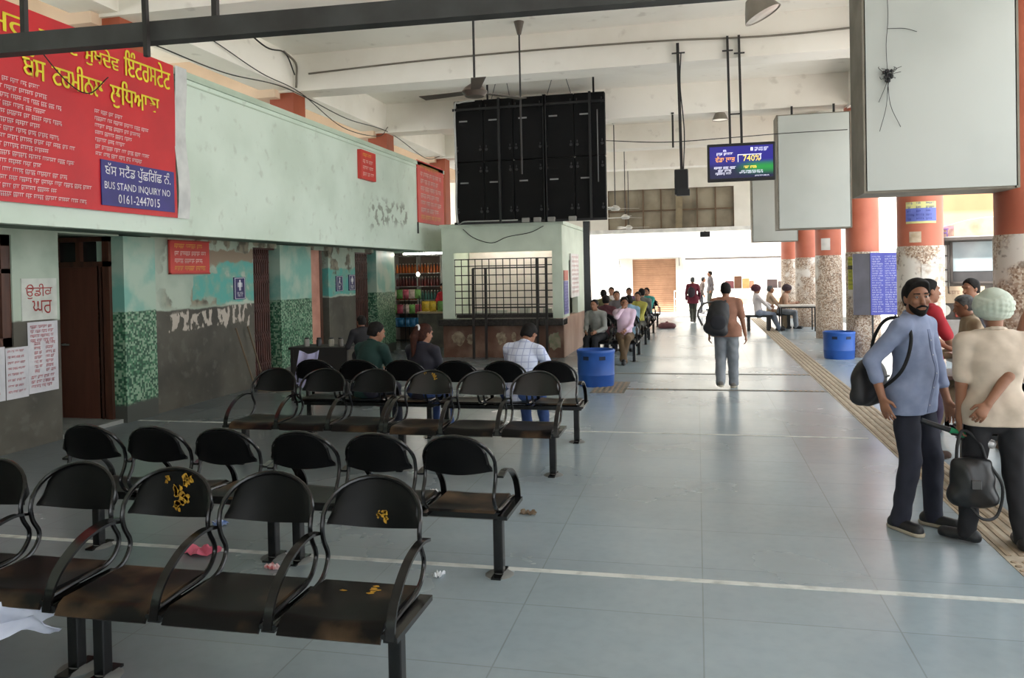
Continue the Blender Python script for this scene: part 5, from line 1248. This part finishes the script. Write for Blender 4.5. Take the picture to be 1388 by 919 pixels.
hw = wpt(pt, jt['wr']['L'])
hb = thing('handbag', 'black leather bag hanging from the turbaned man\'s left hand', 'bag', (hw.x+.05, hw.y-.06, hw.z-.52)); T = Sdf(.008, .004, 7); T.el((0,0,.13), (.135,.085,.155), None, .03); T.rc((-.09,0,.03),(.09,0,.03),.065,.065,.04); T.rc((-.09,0,.25),(.09,0,.25),.033,.033,.04); T.build('bag_body', fab('black_leather', (20,20,21), (30,30,31), 12, .35), hb)
MB().tube(curve([(-.09,.0,.25),(-.08,0,.38),(-.04,.01,.46),(.05,0,.38),(.09,0,.25)], 6), .011, 8).build('handle', mblk2, hb); MB().tube(curve([(.11,.0,.24),(.18,0,.1),(.15,0,-.08),(.05,-.05,-.1),(-.02,-.02,-.03)], 6), .01, 8).build('strap', mblk2, hb); MB().box(-.03,.03,-.1,-.085,.1,.16,bev=.004).build('buckle', mat('buckle', (90,90,90), .3, metal=.8), hb)
mc = thing('microphone', 'black handheld stick with green band and silver end in the turbaned man\'s hand', 'microphone', (hw.x, hw.y, hw.z-.09)); ax_ = Vector((.95, -.12, -.32)).normalized()
MB().tube([ax_*-.24, ax_*.12], .018, 12).build('handle', mblk2, mc); MB().tube([ax_*-.06, ax_*.03], .0205, 12).build('band', fab('green_band', (40,140,96)), mc, label='green band'); MB().tube([ax_*.12, ax_*.15, ax_*.2, ax_*.215], [.02,.03,.03,.018], 14).build('head', mat('silver_head', (206,206,206), .3, metal=.5), mc, label='silver end')
# people at the right edge
person('man in blue turban and beige trousers at the right edge, hand at his face', (2.5, 6.45, 0), 1.1, 1.7, wr={'L': (-.02,.2,1.45), 'R': (.24,.05,.86)}, hint={'L': (-.5,.2,-1)}, pal={'L': (0,-1,0)}, head=(.1,.1,0), shirt=fab('red_brown_shirt', (120,60,52)), sleeve='short', trousers=tr_khaki, shoes=(shbrn,), turban=fab('blue_turban', (64,92,168), (52,78,150), 14), vox=.009, seed=12)
person('dark-haired man mostly cut off by the right edge, behind the blue turban', (2.85, 7.0, 0), 1.4, 1.7, shirt=fab('dark_brown_shirt', (60,48,42)), trousers=tr_black, shoes=(shblk,), vox=.011, seed=13)
# bench by the second column
bench('waiting_bench', 'black two-seat bench facing away behind the blue-shirted and turbaned men', 2.66, 7.55, 1, .53, None, n=2)
person('man in a red t-shirt and purple trousers standing behind the blue-shirted man', (2.1, 8.4, 0), -1.35, 1.70, lean=.06, wr={'R': (.16,.34,1.02), 'L': (-.12,.36,1.0)}, hint={'R': (.8,-.5,-1), 'L': (-.8,-.5,-1)}, shirt=fab('red_tshirt', (176,36,48), (150,28,40)), sleeve='short', trousers=tr_pur, shoes=(shbrn,), vox=.009, seed=14, collar=False)
nwp = thing('newspaper', 'folded white newspaper held by the man in the red t-shirt', 'newspaper', (2.48, 8.36, .98)); MB().grid(lambda u, v: ((u-.5)*.3, (v-.5)*.36, .02*math.sin(3*v)+.03*u), 6, 6, .006).build('pages', fab('newsprint', (226,222,214)), nwp); MB().grid(lambda u, v: ((u-.5)*.28, (v-.5)*.17-.08, .012+.02*math.sin(1.5*v)+.03*u), 6, 6, .004).build('folded_half', fab('newsprint2', (212,208,200)), nwp)
sh_k = fab('khaki_shirt', (150,130,104), (132,112,88))
ct_ = thing('side_table', 'low table at right on which the grey-haired man in khaki sits', 'table', (2.4, 9.28, 0)); bx('tabletop', mbrown, 0, .7, 0, .7, .62, .66, ct_)
for x in (.03, .62):
    for y in (.03, .62): bx('leg', mbrown, x, x+.05, y, y+.05, 0, .62, ct_)
person('grey-haired man in khaki uniform sitting sideways, looking left', (2.97, 9.6, 0), PI/2-.1, 1.68, sit=.66, lean=.2, wr={'L': (-.15,.40,.86), 'R': (.15,.38,.84)}, feet={'L': (-.12,.5,.09), 'R': (.12,.44,.09)}, knees={'L': (0,1,.6), 'R': (0,1,.6)}, head=(-.1,.25,0), shirt=sh_k, sleeve='long', trousers=tr_khaki, shoes=(shblk,), hairm=mgrey, vox=.0085, seed=15)
person('dark-haired person standing just behind the grey-haired man in khaki', (3.12, 10.3, 0), PI/2, 1.66, head=(-.5,.1,0), shirt=fab('slate_shirt', (90,92,100)), trousers=tr_black, shoes=(shblk,), vox=.011, seed=16)
# the walker with the rucksack
pw, jw = person('man in a brown t-shirt and grey trousers walking away with a black rucksack', (.42, 12.75, 0), -.05, 1.62, wide=1.1, lean=.05, wr={'L': (-.27,.10,.84), 'R': (.30,.04,.83)}, feet={'L': (-.10,-.16,.15), 'R': (.10,.14,.09)}, fyaw=(-.05,.15), head=(.0,.05,0), shirt=fab('brown_tshirt', (148,104,84), (132,92,74), 10), sleeve='short', hem=.84, trousers=tr_grey, shoes=(shgrey, shsole), vox=.008, belly=.9, bag=1.25, seed=21, collar=False)
rs = thing('rucksack', 'black rucksack slung on the left shoulder of the walking man', 'bag', tuple(wpt(pw, V3(-.16,-.17,.90)))); rs.rotation_euler = (0, .2, -.05)
T = Sdf(.01, .004, 3); T.el((0,-.02,.2), (.17,.11,.27), None, .03); T.rc((-.1,-.03,.02),(.1,-.03,.02),.085,.085,.06); T.rc((-.05,0,.38),(.05,0,.38),.07,.07,.06); T.build('pack_body', fab('black_bag', (26,25,27)), rs); T = Sdf(.009); T.el((.02,-.12,.14), (.12,.05,.12), None, .02); T.build('front_pocket', fab('charcoal_pocket', (40,40,46)), rs)
MB().tube(curve([(-.12,.06,.42),(-.25,.05,.36),(-.3,.02,.2),(-.2,0,.04)], 6), .016, 8).build('loose_strap', fab('grey_strap', (110,106,104)), rs); MB().tube(curve([(.04,.04,.44),(.08,.16,.47),(.08,.26,.40),(.06,.28,.2)], 6), .02, 8).build('shoulder_strap', mblk2, rs)
pm, jm = person('person in a maroon top and dark olive trousers walking away in the bright distance', (-.16, 28.2, 0), .05, 1.55, feet={'L': (-.05,-.08,.12), 'R': (.05,.1,.09)}, shirt=fab('maroon_top', (112,34,52), (96,28,44)), hem=.72, trousers=tr_olive, shoes=(shgrey,), hair='long', hairm=mgrey, vox=.013, seed=22, collar=False)
sb = thing('small_rucksack', 'small dark rucksack on the back of the maroon-topped person', 'bag', tuple(wpt(pm, V3(-.06,-.19,.9)))); T = Sdf(.012); T.el((0,0,.15), (.13,.07,.18), None, .02); T.build('pack_body', fab('dark_pack', (58,46,54)), sb); MB().tube([(0,.03,.3),(0,.05,.36)], .012, 6).build('loop', mblk2, sb)
person('dark-clothed person standing in the far shop doorway', (.55, 36.2, 0), 1.8, 1.72, shirt=fab('smoky_shirt', (96,90,92)), trousers=tr_olive, shoes=(shblk,), vox=.016, seed=23)
person('stooping dark figure beside the far shop doorway', (.12, 33.9, 0), -1.6, 1.5, lean=.2, shirt=fab('dark_brown_shirt', (60,48,42)), trousers=tr_black, shoes=(shblk,), vox=.016, seed=24)
# table group
sh_w = fab('white_shirt', (222,214,212), (206,198,198))
person('seated man in a maroon turban, white shirt and pale jeans at the far table', (1.72, 24.45, 0), -PI/2+.15, 1.68, sit=.46, lean=-.12, wr={'L': (-.18,.42,.72), 'R': (.12,.36,.62)}, feet={'L': (-.12,.62,.09), 'R': (.1,.55,.09)}, shirt=sh_w, trousers=tr_pjean, shoes=(shblk,), turban=fab('maroon_turban', (92,48,58), (78,40,50), 12), vox=.012, seed=25)
bn2 = dup(bn, (2.0, 25.15, 0), label='low dark bench behind the far table')
person('seated man in a dark turban and tan shirt leaning on the far table', (2.42, 25.3, 0), -PI/2-.2, 1.68, sit=.46, lean=.3, wr={'L': (-.12,.44,.78), 'R': (.14,.42,.78)}, hint={'L': (-.6,-.3,-1), 'R': (.6,-.3,-1)}, shirt=fab('tan_shirt', (176,140,116)), trousers=tr_grey, shoes=(shblk,), turban=fab('dark_turban', (64,50,56)), vox=.012, seed=26)
person('seated person behind the dark-turbaned man at the far table', (2.12, 25.35, 0), -PI/2+.1, 1.62, sit=.46, wr={'L': (-.16,.36,.62), 'R': (.16,.36,.62)}, shirt=fab('beige_shirt', (196,170,146)), trousers=tr_khaki, shoes=(shblk,), hairm=mgrey, vox=.013, seed=27)
# fourth row, seen from behind
sh_c = mat('checked_shirt', (206,212,230), .85); nd = Nd(sh_c); tc = nd.N.new('ShaderNodeTexCoord'); sx = nd.N.new('ShaderNodeSeparateXYZ'); nd.L.new(tc.outputs['Object'], sx.inputs[0])
st = lambda a_: nd.step(nd.math('FRACT', nd.math('MULTIPLY', a_, 14.)), .84, .88)
nd.L.new(nd.mix(nd.math('MULTIPLY', nd.math('MAXIMUM', st(sx.outputs[0]), st(sx.outputs[2])), .55), (206,212,230), (120,134,180)), nd.b.inputs['Base Color'])
sp_ = dict(sit=.45)
person('seated man in a pale checked shirt and jeans seen from behind, head bowed', (-1.98, 8.72, 0), -.2, 1.72, sit=.45, lean=.38, side=.05, wr={'L': (-.1,.5,.62), 'R': (.14,.46,.62)}, hint={'R': (1,-.2,-.6), 'L': (-1,-.2,-.6)}, head=(.25,.6,0), feet={'L': (-.1,.5,.09), 'R': (.14,.46,.09)}, shirt=sh_c, sleeve='long', trousers=tr_jean, shoes=(shblk,), vox=.008, seed=31, wide=1.08)
person('seated woman with a long brown ponytail and dark jacket seen from behind', (-3.10, 8.74, 0), -.25, 1.62, sit=.45, lean=.06, wr={'L': (-.1,.34,.66), 'R': (.12,.34,.66)}, head=(.4,.15,0), shirt=fab('dark_jacket', (36,34,46), (28,27,36)), trousers=tr_jean, shoes=(shblk,), hair='ponytail', hairm=mbrownhair, vox=.008, seed=32)
person('seated man in a dark green shirt seen from behind', (-3.80, 8.76, 0), -.35, 1.70, sit=.45, lean=.25, wr={'L': (-.12,.42,.7), 'R': (.14,.42,.7)}, head=(.5,.3,0), shirt=fab('dark_green_shirt', (22,56,50), (18,46,42)), trousers=tr_navy, shoes=(shgrey,), vox=.008, seed=33, wide=1.06)
person('dark-haired person standing at the desk beyond the green-shirted man', (-4.62, 10.6, 0), .8, 1.28, lean=.1, wr={'L': (-.2,.3,1.1), 'R': (.2,.3,1.1)}, shirt=fab('black_top', (28,26,30)), trousers=tr_black, shoes=(shblk,), vox=.011, seed=34)
jk = thing('folded_cloth', 'pale lilac cloth draped over the bench back beside the green-shirted man', 'cloth', (-4.42, 8.42, .5)); MB().grid(lambda u, v: (-.12+.24*u+.05*v, .02*math.sin(9*u)+.06*v, .12+.38*v-.04*math.sin(PI*u)), 12, 12, .008).build('cloth_fold', fab('lilac_cloth', (180,176,206), (150,148,180)), jk); MB().tube(curve([(-.1,.0,.13),(0,.02,.11),(.12,.0,.12)], 4), .01, 6).build('hem', fab('lilac_cloth', (180,176,206)), jk)
# shopkeeper
person('shopkeeper in a red shirt behind the shop counter', (-6.55, 20.35, 0), 2.6, 1.6, wr={'L': (-.1,.36,1.05), 'R': (.12,.36,1.02)}, head=(-.3,.3,0), shirt=fab('red_shirt', (186,38,50)), sleeve='short', trousers=tr_black, shoes=(shblk,), vox=.011, seed=35)
# along the aisle benches
person('seated man in a pink shirt and brown trousers, legs crossed, hand to chin', (-1.45, 16.36, 0), PI+.1, 1.68, sit=.45, lean=.02, wr={'R': (.02,.2,1.12), 'L': (-.02,.32,.66)}, hint={'R': (.8,.2,-1)}, pal={'R': (0,-1,0)}, feet={'R': (.02,.60,.09), 'L': (.06,.52,.13)}, head=(-.05,.15,0), shirt=fab('pink_shirt', (222,196,212), (206,178,198)), trousers=tr_brn, shoes=(shblk,), beard=None, vox=.009, face=True, seed=41)
def seated(label, x, y, yaw, sh, trs, H=1.66, **k): return person(label, (x, y, 0), yaw, H, sit=.45, shirt=sh, trousers=trs, shoes=(shblk,), vox=k.pop('vox', .013), wr=k.pop('wr', {'L': (-.12,.38,.64), 'R': (.12,.38,.64)}), **k)
seated('seated man in a grey shirt leaning left of the pink-shirted man', -1.98, 16.38, PI-.3, fab('ash_shirt', (150,150,144)), tr_black, lean=.3, seed=42)
seated('seated person in dark maroon behind the pink-shirted man', -1.98, 17.8, -.1, fab('wine_shirt', (84,40,46)), tr_black, seed=43)
seated('seated man in a pale blue shirt with his back to us behind the pink-shirted man', -1.45, 17.8, .3, fab('pale_blue_shirt', (132,164,184)), tr_grey, lean=.15, seed=44)
seated('seated person in a yellow-green top on the third aisle bench', -1.44, 20.12, PI-.2, fab('lime_top', (176,170,80)), tr_olive, seed=45)
seated('seated person in a dark shirt on the third aisle bench', -1.97, 20.12, PI+.1, fab('smoky_shirt', (96,90,92)), tr_black, seed=46, H=1.74)
seated('seated man in a grey shirt facing away on the fourth aisle bench', -1.44, 21.5, 0, fab('steel_shirt', (104,104,100)), tr_black, seed=47, H=1.78)
seated('seated person in a teal top on the fifth aisle bench', -1.44, 23.72, PI-.3, fab('teal_top', (60,150,140)), tr_navy, seed=48, H=1.7)
seated('seated man in a white shirt facing us on the fifth aisle bench', -2.47, 23.72, PI, sh_w, tr_grey, seed=49, H=1.78)
seated('seated dark-haired person left of the white-shirted man on the fourth aisle bench', -2.45, 21.5, .3, fab('olive_top', (110,104,70)), tr_black, seed=50, H=1.74)
seated('seated person in a purple top at the far end of the fifth aisle bench', -1.96, 23.72, PI+.15, fab('purple_top', (110,80,120)), tr_black, seed=51, H=1.72)
hp_ = thing('cloth_bundle', 'dark red bundle on the floor at the end of the far benches', 'bundle', (-.95, 25.6, 0)); T = Sdf(.015, .006, 2); T.el((0,0,.07), (.28,.2,.12), None, .03); T.cut((0,0,.0), (0,0,-1)); T.build('bundle_cloth', fab('bundle_red', (112,70,72)), hp_); MB().ell((0,0,.19), (.05,.05,.03), 10).build('knot', fab('bundle_red', (112,70,72)), hp_)
